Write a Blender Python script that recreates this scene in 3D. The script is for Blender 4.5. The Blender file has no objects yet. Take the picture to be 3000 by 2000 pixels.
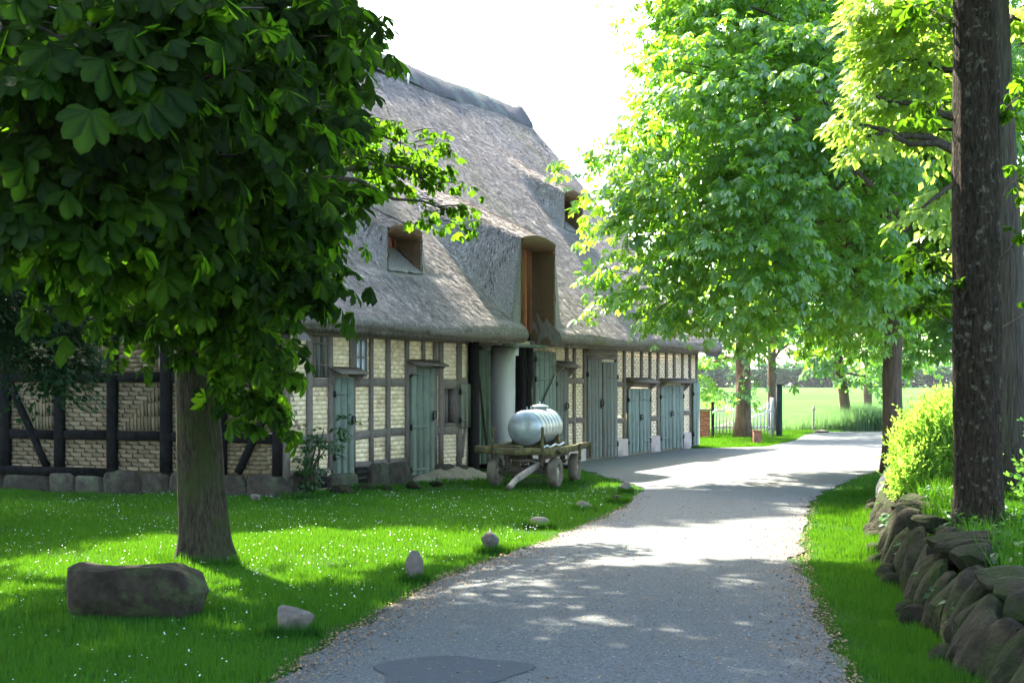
import bpy, math, random
import numpy as np
from mathutils import Vector, Matrix
R = math.radians
rng = np.random.default_rng(7)
random.seed(7)
SC = bpy.context.scene
COL = SC.collection

# ------------------------------------------------------------------ camera, sky, sun, exposure
cam = bpy.data.cameras.new('camera'); camo = bpy.data.objects.new('camera', cam); COL.objects.link(camo)
camo.location = (0, 0, 1.75); camo.rotation_euler = (R(90), 0, 0)
cam.sensor_width = 36; cam.lens = 54.0; cam.shift_y = 122 / 3000
cam.clip_start = 0.1; cam.clip_end = 3000
SC.camera = camo
SUN_DIR = Vector((-0.523, 0.854, 1.16)).normalized()      # towards the sun
W = bpy.data.worlds.new('World'); SC.world = W; W.use_nodes = True
nt = W.node_tree; bg = nt.nodes['Background']
sky = nt.nodes.new('ShaderNodeTexSky'); sky.sky_type = 'NISHITA'; sky.sun_disc = False
sky.sun_elevation = math.asin(SUN_DIR.z); sky.sun_rotation = math.atan2(SUN_DIR.x, SUN_DIR.y)
sky.dust_density = 2.5; sky.air_density = 1.0; sky.ozone_density = 1.0
nt.links.new(sky.outputs[0], bg.inputs[0]); bg.inputs[1].default_value = 0.15
sun = bpy.data.lights.new('sun', 'SUN'); sun.energy = 5.0; sun.angle = R(0.6); sun.color = (1.0, 0.93, 0.80)
suno = bpy.data.objects.new('sun', sun); COL.objects.link(suno)
suno.rotation_euler = SUN_DIR.to_track_quat('Z', 'Y').to_euler(); suno.location = (-20, 25, 35)
vs = SC.view_settings; vs.view_transform = 'Standard'; vs.look = 'None'; vs.gamma = 1; vs.use_curve_mapping = False
vs.exposure = 3.12
SC.render.engine = 'CYCLES'
cy = SC.cycles
cy.max_bounces = 8; cy.diffuse_bounces = 4; cy.glossy_bounces = 2; cy.transmission_bounces = 6; cy.transparent_max_bounces = 4
cy.use_denoising = True
cy.sample_clamp_indirect = 6
cy.caustics_reflective = False; cy.caustics_refractive = False

# ------------------------------------------------------------------ materials
def mat(name, c1, c2=None, scale=6, stretch=(1, 1, 1), rough=0.85, bump=0.0, bscale=30, c3=None, s3=1.2, f3=(0.5, 0.65),
        tint=0.0, orand=0.0, spec=0.10, metal=0.0, detail=6):
    m = bpy.data.materials.new(name); m.use_nodes = True
    t = m.node_tree; N = t.nodes; L = t.links; b = N['Principled BSDF']
    b.inputs['Roughness'].default_value = rough; b.inputs['Metallic'].default_value = metal
    b.inputs['Specular IOR Level'].default_value = spec
    tc = N.new('ShaderNodeTexCoord'); oi = N.new('ShaderNodeObjectInfo')
    off = N.new('ShaderNodeVectorMath'); off.operation = 'MULTIPLY_ADD'
    sc = N.new('ShaderNodeCombineXYZ')
    for i in range(3): L.new(oi.outputs['Random'], sc.inputs[i])
    L.new(sc.outputs[0], off.inputs[0]); off.inputs[1].default_value = (37, 53, 71); L.new(tc.outputs['Object'], off.inputs[2])
    mp = N.new('ShaderNodeMapping'); mp.inputs['Scale'].default_value = stretch; L.new(off.outputs[0], mp.inputs[0])
    n1 = N.new('ShaderNodeTexNoise'); n1.inputs['Scale'].default_value = scale; n1.inputs['Detail'].default_value = detail
    n1.inputs['Roughness'].default_value = 0.65; L.new(mp.outputs[0], n1.inputs['Vector'])
    rp = N.new('ShaderNodeValToRGB'); rp.color_ramp.elements[0].position = 0.32; rp.color_ramp.elements[1].position = 0.68
    rp.color_ramp.elements[0].color = (*c1, 1); rp.color_ramp.elements[1].color = (*(c2 or c1), 1)
    L.new(n1.outputs['Fac'], rp.inputs[0]); out = rp.outputs[0]
    if c3:
        n3 = N.new('ShaderNodeTexNoise'); n3.inputs['Scale'].default_value = s3; n3.inputs['Detail'].default_value = 8
        n3.inputs['Roughness'].default_value = 0.7; L.new(off.outputs[0], n3.inputs['Vector'])
        r3 = N.new('ShaderNodeMapRange'); r3.inputs[1].default_value = f3[0]; r3.inputs[2].default_value = f3[1]
        L.new(n3.outputs['Fac'], r3.inputs[0])
        mx = N.new('ShaderNodeMixRGB'); L.new(r3.outputs[0], mx.inputs[0]); L.new(out, mx.inputs[1]); mx.inputs[2].default_value = (*c3, 1)
        out = mx.outputs[0]
    if tint or orand:
        hs = N.new('ShaderNodeHueSaturation'); L.new(out, hs.inputs['Color'])
        mr = N.new('ShaderNodeMapRange'); k = tint or orand
        mr.inputs[3].default_value = 1 - k; mr.inputs[4].default_value = 1 + k
        if tint:
            at = N.new('ShaderNodeAttribute'); at.attribute_name = 'tint'; L.new(at.outputs['Fac'], mr.inputs[0])
        else: L.new(oi.outputs['Random'], mr.inputs[0])
        L.new(mr.outputs[0], hs.inputs['Value']); out = hs.outputs[0]
    L.new(out, b.inputs['Base Color'])
    if bump:
        nb = N.new('ShaderNodeTexNoise'); nb.inputs['Scale'].default_value = bscale; nb.inputs['Detail'].default_value = 8
        L.new(mp.outputs[0], nb.inputs['Vector'])
        bp = N.new('ShaderNodeBump'); bp.inputs['Strength'].default_value = bump; bp.inputs['Distance'].default_value = 0.03
        L.new(nb.outputs['Fac'], bp.inputs['Height']); L.new(bp.outputs[0], b.inputs['Normal'])
    return m

def leafmat(name, lo, hi, tlo, thi, trans=0.5, gloss=0.06, rough=0.35):
    m = bpy.data.materials.new(name); m.use_nodes = True
    t = m.node_tree; N = t.nodes; L = t.links; N.remove(N['Principled BSDF'])
    at = N.new('ShaderNodeAttribute'); at.attribute_name = 'tint'
    oi = N.new('ShaderNodeObjectInfo')
    ad = N.new('ShaderNodeMath'); ad.operation = 'MULTIPLY_ADD'; L.new(oi.outputs['Random'], ad.inputs[0]); ad.inputs[1].default_value = 0.15
    L.new(at.outputs['Fac'], ad.inputs[2])
    m1 = N.new('ShaderNodeMixRGB'); m1.inputs[1].default_value = (*lo, 1); m1.inputs[2].default_value = (*hi, 1); L.new(ad.outputs[0], m1.inputs[0])
    m2 = N.new('ShaderNodeMixRGB'); m2.inputs[1].default_value = (*tlo, 1); m2.inputs[2].default_value = (*thi, 1); L.new(ad.outputs[0], m2.inputs[0])
    d = N.new('ShaderNodeBsdfDiffuse'); tr = N.new('ShaderNodeBsdfTranslucent'); L.new(m1.outputs[0], d.inputs[0]); L.new(m2.outputs[0], tr.inputs[0])
    mx = N.new('ShaderNodeMixShader'); mx.inputs[0].default_value = trans; L.new(d.outputs[0], mx.inputs[1]); L.new(tr.outputs[0], mx.inputs[2])
    g = N.new('ShaderNodeBsdfGlossy'); g.inputs['Roughness'].default_value = rough; g.inputs['Color'].default_value = (0.9, 0.95, 1, 1)
    m3 = N.new('ShaderNodeMixShader'); m3.inputs[0].default_value = gloss; L.new(mx.outputs[0], m3.inputs[1]); L.new(g.outputs[0], m3.inputs[2])
    L.new(m3.outputs[0], N['Material Output'].inputs[0])
    return m

M = {}
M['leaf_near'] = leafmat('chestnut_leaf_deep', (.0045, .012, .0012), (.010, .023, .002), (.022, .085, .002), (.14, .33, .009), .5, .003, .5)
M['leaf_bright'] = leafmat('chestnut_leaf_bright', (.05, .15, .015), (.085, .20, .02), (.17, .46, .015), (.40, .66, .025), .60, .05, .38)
M['leaf_lime'] = leafmat('lime_leaf', (.10, .19, .03), (.15, .25, .05), (.34, .56, .05), (.54, .72, .09), .62, .05, .4)
M['leaf_blue'] = leafmat('dark_shrub_leaf', (.010, .028, .011), (.02, .05, .02), (.016, .06, .012), (.035, .10, .02), .35, .012, .4)
M['leaf_mid'] = leafmat('avenue_leaf', (.035, .10, .025), (.065, .15, .04), (.10, .32, .03), (.24, .5, .05), .55, .06, .35)
M['leaf_far'] = leafmat('wood_leaf', (.03, .085, .04), (.05, .125, .055), (.05, .14, .045), (.09, .2, .06), .4, .0, .5)
M['leaf_conifer'] = leafmat('golden_shrub_leaf', (.12, .24, .03), (.18, .32, .05), (.24, .48, .04), (.40, .62, .07), .55, .02, .5)
M['leaf_ivy'] = leafmat('ivy_leaf', (.016, .045, .012), (.035, .085, .02), (.03, .11, .012), (.07, .2, .02), .4, .03, .4)
M['grass'] = leafmat('grass_blade', (.010, .060, .005), (.020, .094, .009), (.045, .165, .004), (.11, .25, .008), .42, .006, .5)
M['weed'] = leafmat('tall_grass', (.05, .12, .045), (.10, .19, .08), (.09, .22, .05), (.2, .34, .1), .45, .03, .5)
M['daisy'] = mat('daisy_petal', (.55, .60, .55), rough=.6)
M['soil'] = mat('lawn_soil', (.007, .030, .003), (.014, .045, .005), 3, rough=.95, bump=.4, bscale=20, c3=(.05, .05, .02), s3=.5, f3=(.6, .75))
M['field'] = mat('crop_field', (.036, .098, .022), (.052, .125, .030), .25, stretch=(1, .25, 1), rough=1.0, spec=0.0, c3=(.062, .135, .034), s3=.05, f3=(.45, .6))
M['road'] = mat('gravel_road', (.068, .074, .071), (.158, .165, .155), 42, rough=.95, bump=.9, bscale=70, c3=(.125, .117, .098), s3=.55, f3=(.52, .72), detail=10)
M['patch'] = mat('asphalt_patch', (.040, .048, .052), (.064, .073, .076), 40, rough=.85, bump=.25, bscale=120)
M['litter'] = mat('leaf_litter', (.16, .10, .055), (.26, .18, .10), 8, rough=.9, tint=.6)
M['thatch'] = mat('thatch', (.12, .104, .094), (.33, .292, .265), 30, stretch=(1.7, 1, .9), rough=.95, bump=.9, bscale=48,
                  c3=(.16, .155, .075), s3=.33, f3=(.54, .68), spec=.1)
M['straw'] = mat('thatch_straw', (.15, .131, .117), (.35, .312, .283), 3.0, rough=.85, tint=.8, spec=.15, c3=(.21, .20, .10), s3=.33, f3=(.54, .68))
M['ridge'] = mat('thatch_ridge', (.035, .034, .036), (.12, .115, .115), 26, stretch=(1.5, 1, 1), rough=.95, bump=.8, bscale=24, c3=(.13, .16, .13), s3=.8, f3=(.5, .65))
M['reveal'] = mat('thatch_cut', (.10, .055, .030), (.25, .155, .095), 22, stretch=(1, 1, 5), rough=.95, bump=.9, bscale=30)
M['brick_cream'] = mat('limewashed_brick', (.70, .55, .33), (.84, .68, .45), 5, rough=.95, bump=.35, bscale=60, tint=.16, c3=(.45, .30, .18), s3=2.2, f3=(.53, .70))
M['brick_pink'] = mat('pink_limewash', (.68, .53, .38), (.80, .65, .49), 5, rough=.95, bump=.1, bscale=60, tint=.05, c3=(.47, .33, .25), s3=1.2, f3=(.55, .72))
M['mortar'] = mat('lime_mortar', (.55, .45, .30), (.66, .55, .37), 10, rough=.95, bump=.4, bscale=60)
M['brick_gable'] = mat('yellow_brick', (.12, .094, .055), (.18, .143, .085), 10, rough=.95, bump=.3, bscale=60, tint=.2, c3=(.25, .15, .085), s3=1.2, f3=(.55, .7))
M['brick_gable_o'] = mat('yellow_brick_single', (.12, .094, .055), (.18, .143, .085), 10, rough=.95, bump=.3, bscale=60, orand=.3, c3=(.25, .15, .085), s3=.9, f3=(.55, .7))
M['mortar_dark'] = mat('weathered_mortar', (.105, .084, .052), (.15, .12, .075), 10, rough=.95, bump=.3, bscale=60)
M['timber_grey'] = mat('weathered_oak', (.115, .095, .078), (.20, .17, .145), 9, stretch=(3, 3, 1), rough=.9, bump=.5, bscale=30, orand=.16)
M['timber_black'] = mat('tarred_timber', (.006, .006, .006), (.015, .0145, .014), 9, spec=.04, rough=.95, bump=.4, bscale=30)
M['door'] = mat('green_door_paint', (.098, .135, .108), (.15, .185, .15), 5, stretch=(8, 8, .6), rough=.7, bump=.25, bscale=25, orand=.12, c3=(.085, .095, .078), s3=3.2, f3=(.52, .64))
M['door_dull'] = mat('faded_door_paint', (.095, .108, .085), (.15, .158, .125), 5, stretch=(8, 8, .6), rough=.8, bump=.3, bscale=25, orand=.14, c3=(.13, .105, .08), s3=2.4, f3=(.5, .64))
M['iron'] = mat('dark_iron', (.012, .012, .013), (.03, .027, .024), 20, rough=.6)
M['plaster'] = mat('white_plaster', (.80, .78, .74), (.88, .86, .83), 2.2, rough=.95, bump=.3, bscale=25, c3=(.50, .45, .38), s3=1.3, f3=(.56, .75))
M['hatch'] = mat('red_hatch_paint', (.60, .20, .15), (.70, .27, .21), 6, stretch=(6, 6, 1), rough=.75, bump=.2, bscale=30, orand=.12)
M['plinth'] = mat('foundation_stone', (.024, .021, .015), (.06, .052, .040), 7, rough=.95, bump=.7, bscale=18, orand=.2, c3=(.08, .095, .055), s3=1.5, f3=(.5, .7))
M['plinth_pink'] = mat('pink_foundation', (.30, .24, .21), (.40, .32, .28), 6, rough=.95, bump=.4, bscale=30)
M['dirt'] = mat('dry_earth', (.20, .16, .12), (.31, .25, .19), 6, rough=.98, bump=.8, bscale=18)
M['dark'] = mat('interior_shade', (.012, .011, .01), rough=.9)  # near-black colour stands in for the shade inside openings
M['glass'] = mat('window_pane', (.42, .48, .54), (.55, .60, .64), 3, rough=.08, spec=.6)  # pale blue base colour paints the bright reflection into the panes
M['white'] = mat('white_paint', (.66, .66, .62), (.76, .76, .73), 6, rough=.7, orand=.06)
M['bark'] = mat('chestnut_bark', (.009, .007, .0045), (.062, .051, .033), 13, stretch=(3, 3, .7), rough=.95, bump=1.0, bscale=16, c3=(.032, .040, .012), s3=2.6, f3=(.46, .66))
M['bark_brown'] = mat('brown_bark', (.07, .048, .034), (.16, .115, .085), 5, stretch=(4, 4, .6), rough=.95, bump=1.0, bscale=9)
M['bark_grey'] = mat('furrowed_bark', (.030, .023, .017), (.095, .080, .064), 9, stretch=(5, 5, .35), rough=.95, bump=1.0, bscale=9)
M['bark_lichen'] = mat('lichen_bark', (.007, .005, .003), (.040, .030, .019), 13, stretch=(3, 3, .8), rough=.95, bump=1.0, bscale=18, c3=(.085, .078, .052), s3=13, f3=(.56, .64))
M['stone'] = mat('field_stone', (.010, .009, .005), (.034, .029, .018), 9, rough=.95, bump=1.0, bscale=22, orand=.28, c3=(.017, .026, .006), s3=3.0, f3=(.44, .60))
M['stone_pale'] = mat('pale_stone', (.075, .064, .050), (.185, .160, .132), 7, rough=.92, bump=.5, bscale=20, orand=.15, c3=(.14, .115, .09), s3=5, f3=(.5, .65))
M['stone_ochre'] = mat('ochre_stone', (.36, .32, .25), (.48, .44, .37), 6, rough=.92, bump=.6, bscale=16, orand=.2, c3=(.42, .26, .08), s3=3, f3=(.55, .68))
M['boulder'] = mat('mossy_boulder', (.015, .012, .008), (.042, .034, .023), 6, rough=.95, bump=.9, bscale=10, c3=(.055, .075, .025), s3=2.2, f3=(.5, .66))
M['tank'] = mat('galvanised_tank', (.26, .30, .30), (.33, .37, .365), 4, rough=.34, bump=.05, bscale=8, c3=(.20, .20, .16), s3=2.6, f3=(.5, .66), spec=.6, metal=.45)
M['stain'] = mat('rust_stain', (.26, .15, .05), (.40, .27, .10), 12, rough=.9)
M['wagon_wood'] = mat('mossy_plank', (.045, .038, .02), (.11, .088, .045), 7, stretch=(1, 5, 5), rough=.95, bump=.7, bscale=20, orand=.2, c3=(.15, .15, .05), s3=4, f3=(.5, .65))
M['wagon_iron'] = mat('rusty_iron', (.05, .04, .032), (.13, .10, .075), 12, rough=.85, bump=.3, bscale=40)
M['drawbar'] = mat('bare_timber', (.20, .17, .13), (.33, .28, .22), 8, rough=.9, bump=.5, bscale=30)
M['tyre'] = mat('dusty_tyre', (.075, .062, .044), (.17, .14, .098), 6, rough=.9, bump=.4, bscale=30)
M['rim'] = mat('wheel_rim', (.20, .17, .11), (.33, .29, .20), 8, rough=.8)
M['red_brick'] = mat('red_brick', (.27, .10, .06), (.37, .16, .10), 9, rough=.95, bump=.3, bscale=40, tint=.25)
M['post_dark'] = mat('dark_post_paint', (.012, .018, .016), (.026, .033, .03), 8, rough=.7)
M['red_post'] = mat('red_wood', (.20, .085, .05), (.28, .13, .08), 8, rough=.9, bump=.3)
M['twig'] = mat('twig_bark', (.035, .03, .022), (.08, .066, .05), 20, rough=.9)

# ------------------------------------------------------------------ mesh helpers
def tag(o, label=None, cat=None, group=None, kind=None):
    if label: o['label'] = label
    if cat: o['category'] = cat
    if group: o['group'] = group
    if kind: o['kind'] = kind
    return o

def empty(name, loc=(0, 0, 0), rz=0, label=None, cat=None, group=None):
    o = bpy.data.objects.new(name, None); COL.objects.link(o); o.location = loc; o.rotation_euler = (0, 0, rz)
    o.empty_display_size = .2
    return tag(o, label, cat, group)

def link(name, me, parent=None, loc=None, rot=None):
    o = bpy.data.objects.new(name, me); COL.objects.link(o)
    if parent: o.parent = parent
    if loc is not None: o.location = loc
    if rot is not None: o.rotation_euler = rot
    return o

class MB:
    def __init__(s): s.V = []; s.F = []; s.T = []; s.n = 0
    def add(s, V, F, tint=0.5):
        V = np.asarray(V, float).reshape(-1, 3)
        if not isinstance(F, list) or (F and np.isscalar(F[0][0])): F = [np.asarray(F, int)]
        for f in F: s.F.append(np.asarray(f, int) + s.n)
        s.V.append(V); s.T.append(np.broadcast_to(np.asarray(tint, float), (len(V),))); s.n += len(V)
        return s
    def mesh(s, name, material, smooth=False):
        V = np.concatenate(s.V); T = np.concatenate(s.T)
        me = bpy.data.meshes.new(name)
        me.vertices.add(len(V)); me.vertices.foreach_set('co', V.astype(np.float32).ravel())
        ks = np.concatenate([np.full(len(f), f.shape[1]) for f in s.F]); idx = np.concatenate([f.ravel() for f in s.F])
        me.loops.add(len(idx)); me.loops.foreach_set('vertex_index', idx.astype(np.int32))
        st = np.concatenate([[0], np.cumsum(ks)[:-1]])
        me.polygons.add(len(ks)); me.polygons.foreach_set('loop_start', st.astype(np.int32)); me.polygons.foreach_set('loop_total', ks.astype(np.int32))
        if smooth: me.polygons.foreach_set('use_smooth', np.ones(len(ks), bool))
        a = me.attributes.new('tint', 'FLOAT', 'POINT'); a.data.foreach_set('value', T.astype(np.float32))
        me.update(calc_edges=True)
        me.materials.append(M[material] if isinstance(material, str) else material)
        return me
    def obj(s, name, material, parent=None, loc=None, rot=None, smooth=False):
        return link(name, s.mesh(name, material, smooth), parent, loc, rot)
    # shapes ------------------------------------------------
    def box(s, lo, hi, tint=.5, bev=0.0):
        lo = np.array(lo, float); hi = np.array(hi, float)
        lo, hi = np.minimum(lo, hi), np.maximum(lo, hi)
        if bev <= 0:
            V = [[(lo, hi)[i][0], (lo, hi)[j][1], (lo, hi)[k][2]] for i in (0, 1) for j in (0, 1) for k in (0, 1)]
            return s.add(V, [[0, 1, 3, 2], [4, 6, 7, 5], [0, 4, 5, 1], [2, 3, 7, 6], [0, 2, 6, 4], [1, 5, 7, 3]], tint)
        b = min(bev, *(hi - lo) * .45); c = (lo + hi) / 2; h = (hi - lo) / 2
        ids = {}; V = []
        for sx in (-1, 1):
            for sy in (-1, 1):
                for sz in (-1, 1):
                    for ax in range(3):
                        p = np.array([sx, sy, sz]) * (h - b); p[ax] = (sx, sy, sz)[ax] * h[ax]
                        ids[(sx, sy, sz, ax)] = len(V); V.append(c + p)
        Q = []; Tn = []
        for ax in range(3):
            for sg in (-1, 1):
                o1, o2 = [(1, 2), (0, 2), (0, 1)][ax]
                q = []
                for a, e in ((-1, -1), (1, -1), (1, 1), (-1, 1)):
                    k = [0, 0, 0]; k[ax] = sg; k[o1] = a; k[o2] = e; q.append(ids[(*k, ax)])
                Q.append(q)
        for ax in range(3):
            o1, o2 = [(1, 2), (0, 2), (0, 1)][ax]
            for a in (-1, 1):
                for e in (-1, 1):
                    k1 = [0, 0, 0]; k2 = [0, 0, 0]; k1[ax] = -1; k2[ax] = 1
                    k1[o1] = k2[o1] = a; k1[o2] = k2[o2] = e
                    Q.append([ids[(*k1, o1)], ids[(*k2, o1)], ids[(*k2, o2)], ids[(*k1, o2)]])
        for sx in (-1, 1):
            for sy in (-1, 1):
                for sz in (-1, 1): Tn.append([ids[(sx, sy, sz, i)] for i in range(3)])
        return s.add(V, [np.array(Q), np.array(Tn)], tint)
    def beam(s, p0, p1, w, d, out=(0, -1, 0), seg=5, wob=.006, bev=.012, tint=.5, r=None):
        """chamfered timber from p0 to p1: w across, d along 'out'."""
        r = r or random
        p0 = np.array(p0, float); p1 = np.array(p1, float); ax = p1 - p0; ax /= np.linalg.norm(ax)
        o = np.array(out, float); o -= ax * o.dot(ax); o /= np.linalg.norm(o); q = np.cross(ax, o)
        a, b = w / 2, d / 2
        prof = [(-a + bev, -b), (a - bev, -b), (a, -b + bev), (a, b - bev), (a - bev, b), (-a + bev, b), (-a, b - bev), (-a, -b + bev)]
        V = []
        for i in range(seg + 1):
            c = p0 + (p1 - p0) * i / seg
            dx = r.uniform(-wob, wob); sw = 1 + r.uniform(-wob, wob) * 4
            for (x, y) in prof: V.append(c + q * (x * sw + dx) + o * y)
        F = [[i * 8 + j, i * 8 + (j + 1) % 8, (i + 1) * 8 + (j + 1) % 8, (i + 1) * 8 + j] for i in range(seg) for j in range(8)]
        k = seg * 8
        return s.add(V, [np.array(F), np.array([list(range(8))[::-1], list(range(k, k + 8))])], tint)
    def tube(s, path, rad, n=8, tint=.5, cap=True, noise=0.0):
        P = np.array(path, float); m = len(P); rad = np.broadcast_to(np.asarray(rad, float), (m,))
        T = np.gradient(P, axis=0); T /= np.linalg.norm(T, axis=1)[:, None] + 1e-9
        u = np.cross(T[0], [0.31, .9, .2]); u /= np.linalg.norm(u); V = []
        for i in range(m):
            u = u - T[i] * u.dot(T[i]); u /= np.linalg.norm(u) + 1e-9; v = np.cross(T[i], u)
            for j in range(n):
                a = 2 * math.pi * j / n
                rr = rad[i] * (1 + (noise * math.sin(3 * a + 1.7 * i * .3) + noise * random.uniform(-.5, .5) if noise else 0))
                V.append(P[i] + (u * math.cos(a) + v * math.sin(a)) * rr)
        F = [[i * n + j, i * n + (j + 1) % n, (i + 1) * n + (j + 1) % n, (i + 1) * n + j] for i in range(m - 1) for j in range(n)]
        G = [np.array(F)]
        if cap: G += [np.array([list(range(n))[::-1], list(range((m - 1) * n, m * n))])]
        return s.add(V, G, tint)
    def lathe(s, prof, c=(0, 0, 0), axis=(0, 0, 1), n=20, tint=.5):
        ax = np.array(axis, float); ax /= np.linalg.norm(ax)
        u = np.cross(ax, [.2, .3, .93] if abs(ax[2]) < .9 else [1, 0, 0]); u /= np.linalg.norm(u); v = np.cross(ax, u); c = np.array(c, float)
        V = [c + ax * h + (u * math.cos(2 * math.pi * j / n) + v * math.sin(2 * math.pi * j / n)) * r for (r, h) in prof for j in range(n)]
        m = len(prof)
        F = [[i * n + j, i * n + (j + 1) % n, (i + 1) * n + (j + 1) % n, (i + 1) * n + j] for i in range(m - 1) for j in range(n)]
        return s.add(V, [np.array(F)], tint)

# noise for vertices
def vnoise(P, f, seed=0):
    P = np.asarray(P) * f; r = np.random.default_rng(seed); o = np.zeros(len(P))
    for k in range(5):
        d = r.normal(size=3); d /= np.linalg.norm(d); o += np.sin(P @ d * (1 + .6 * k) * 2.1 + r.uniform(0, 6.3)) / (1 + .5 * k)
    return o / 2.6

def ico(sub):
    import bmesh
    bm = bmesh.new(); bmesh.ops.create_icosphere(bm, subdivisions=sub, radius=1)
    V = np.array([v.co[:] for v in bm.verts]); F = np.array([[v.index for v in f.verts] for f in bm.faces]); bm.free(); return V, F
ICO3 = ico(3); ICO2 = ico(2)

def rock(size, seed, cuts=9, sub=3, rough=.05, depth=(.62, .9), sq=1.0):
    """faceted stone, base at z = 0 before sinking"""
    r = np.random.default_rng(seed); V, F = (ICO3 if sub == 3 else ICO2); V = np.sign(V) * np.abs(V) ** sq
    for _ in range(cuts):
        d = r.normal(size=3); d /= np.linalg.norm(d); k = r.uniform(*depth); e = V @ d - k
        V -= np.outer(np.maximum(e, 0) * .92, d)
    V += (V / np.linalg.norm(V, axis=1)[:, None]) * (vnoise(V, 2.2, seed)[:, None] * rough + vnoise(V, 6, seed + 1)[:, None] * rough * .4)
    V *= np.array(size) / 2
    V[:, 2] -= V[:, 2].min()
    return V, F

# leaf templates: forward +x, normal +z ------------------------------------
def leaflet(L, wd, hi):
    if hi:
        xs = [0, .3, .66, .88, 1.0]; ws = [.02, .22, .5, .34, 0]
        V = []; F = []
        for x, w_ in zip(xs, ws):
            z = -.10 * x * x * L
            V += [(x * L, w_ * wd * L, z + .10 * w_ * wd * L), (x * L, 0, z - .06 * w_ * wd * L), (x * L, -w_ * wd * L, z + .10 * w_ * wd * L)]
        for i in range(len(xs) - 1):
            a = i * 3; b = a + 3
            F += [(a, a + 1, b + 1), (a, b + 1, b), (a + 1, a + 2, b + 2), (a + 1, b + 2, b + 1)]
        return np.array(V), np.array(F)
    V = [(0, 0, 0), (.66 * L, .46 * wd * L, .02 * L), (L, 0, -.12 * L), (.66 * L, -.46 * wd * L, .02 * L)]
    return np.array(V), np.array([(0, 1, 2), (0, 2, 3)])

def palmate(n, hi, seed=0, droop=.45):
    r = np.random.default_rng(seed); V = []; F = []; k = 0
    for i in range(n):
        a = (i - (n - 1) / 2) / ((n - 1) / 2) * R(118 if n > 5 else 100) + r.normal() * .06
        L = .5 * (1 - .36 * abs(a / 2.0)) * r.uniform(.92, 1.06)
        v, f = leaflet(L, .50 if hi else .44, hi)
        pd = droop * (1 + r.normal() * .35); c, s_ = math.cos(pd), math.sin(pd)
        v = np.stack([v[:, 0] * c + v[:, 2] * s_, v[:, 1], -v[:, 0] * s_ + v[:, 2] * c], 1)
        c, s_ = math.cos(a), math.sin(a)
        v = np.stack([v[:, 0] * c - v[:, 1] * s_, v[:, 0] * s_ + v[:, 1] * c, v[:, 2]], 1)
        V.append(v); F.append(f + k); k += len(v)
    T = np.concatenate([np.tile([-.10, .30, -.10], 5) + r.normal() * .16 for _ in range(n)]) if hi else np.repeat(r.normal(size=n) * .15, 4)
    return np.concatenate(V), np.concatenate(F), T
PAL_HI = [palmate(7, True, i, .35 + .12 * i) for i in range(4)]
def leaflet_mid(L, wd):
    V = [(0, 0, 0), (.38 * L, .28 * wd * L, .03 * L), (.74 * L, .48 * wd * L, .0), (L, 0, -.14 * L), (.74 * L, -.48 * wd * L, .0), (.38 * L, -.28 * wd * L, .03 * L), (.66 * L, 0, -.06 * L)]
    return np.array(V), np.array([(0, 1, 6), (1, 2, 6), (2, 3, 6), (3, 4, 6), (4, 5, 6), (5, 0, 6)])
def palmate_mid(seed, droop):
    r = np.random.default_rng(seed); V = []; F = []; T = []; k = 0
    for i in range(7):
        a = (i - 3) / 3 * R(120) + r.normal() * .10; L = .5 * (1 - .40 * abs(a / 2.0)) * r.uniform(.85, 1.1)
        v, f = leaflet_mid(L, .50 * r.uniform(.85, 1.1)); pd = droop * (1 + r.normal() * .4); c, s_ = math.cos(pd), math.sin(pd)
        v = np.stack([v[:, 0] * c + v[:, 2] * s_, v[:, 1], -v[:, 0] * s_ + v[:, 2] * c], 1); c, s_ = math.cos(a), math.sin(a)
        v = np.stack([v[:, 0] * c - v[:, 1] * s_, v[:, 0] * s_ + v[:, 1] * c, v[:, 2]], 1)
        V.append(v); F.append(f + k); k += 7; T.append(np.array([.2, -.1, -.12, .0, -.12, -.1, .25]) + r.normal() * .18)
    return np.concatenate(V), np.concatenate(F), np.concatenate(T)
PAL_MID = [palmate_mid(30 + i, .35 + .14 * i) for i in range(5)]
PAL_LO = [palmate(5 + i % 2, False, 10 + i, .4 + .1 * i) for i in range(4)]
OVATE = (np.array([(0, 0, 0), (.45, .3, .05), (1, 0, -.12), (.45, -.3, .05)]), np.array([(0, 1, 2), (0, 2, 3)]))

def place(mb, tmpl, pos, fwd, up, scale, tint):
    V, F = tmpl[:2]; n = len(pos)
    if n == 0: return
    f = fwd / (np.linalg.norm(fwd, axis=1)[:, None] + 1e-9)
    u = up - f * np.sum(up * f, 1)[:, None]; u /= np.linalg.norm(u, axis=1)[:, None] + 1e-9
    s_ = np.cross(u, f); B = np.stack([f, s_, u], 1)
    X = np.einsum('vk,nkj->nvj', V, B) * np.asarray(scale).reshape(-1, 1, 1) + pos[:, None, :]
    FF = (F[None] + (np.arange(n) * len(V))[:, None, None]).reshape(-1, 3)
    mb.add(X.reshape(-1, 3), FF, (np.broadcast_to(tint, (n,))[:, None] + (tmpl[2] if len(tmpl) > 2 else np.zeros(len(V)))[None]).ravel())

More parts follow.
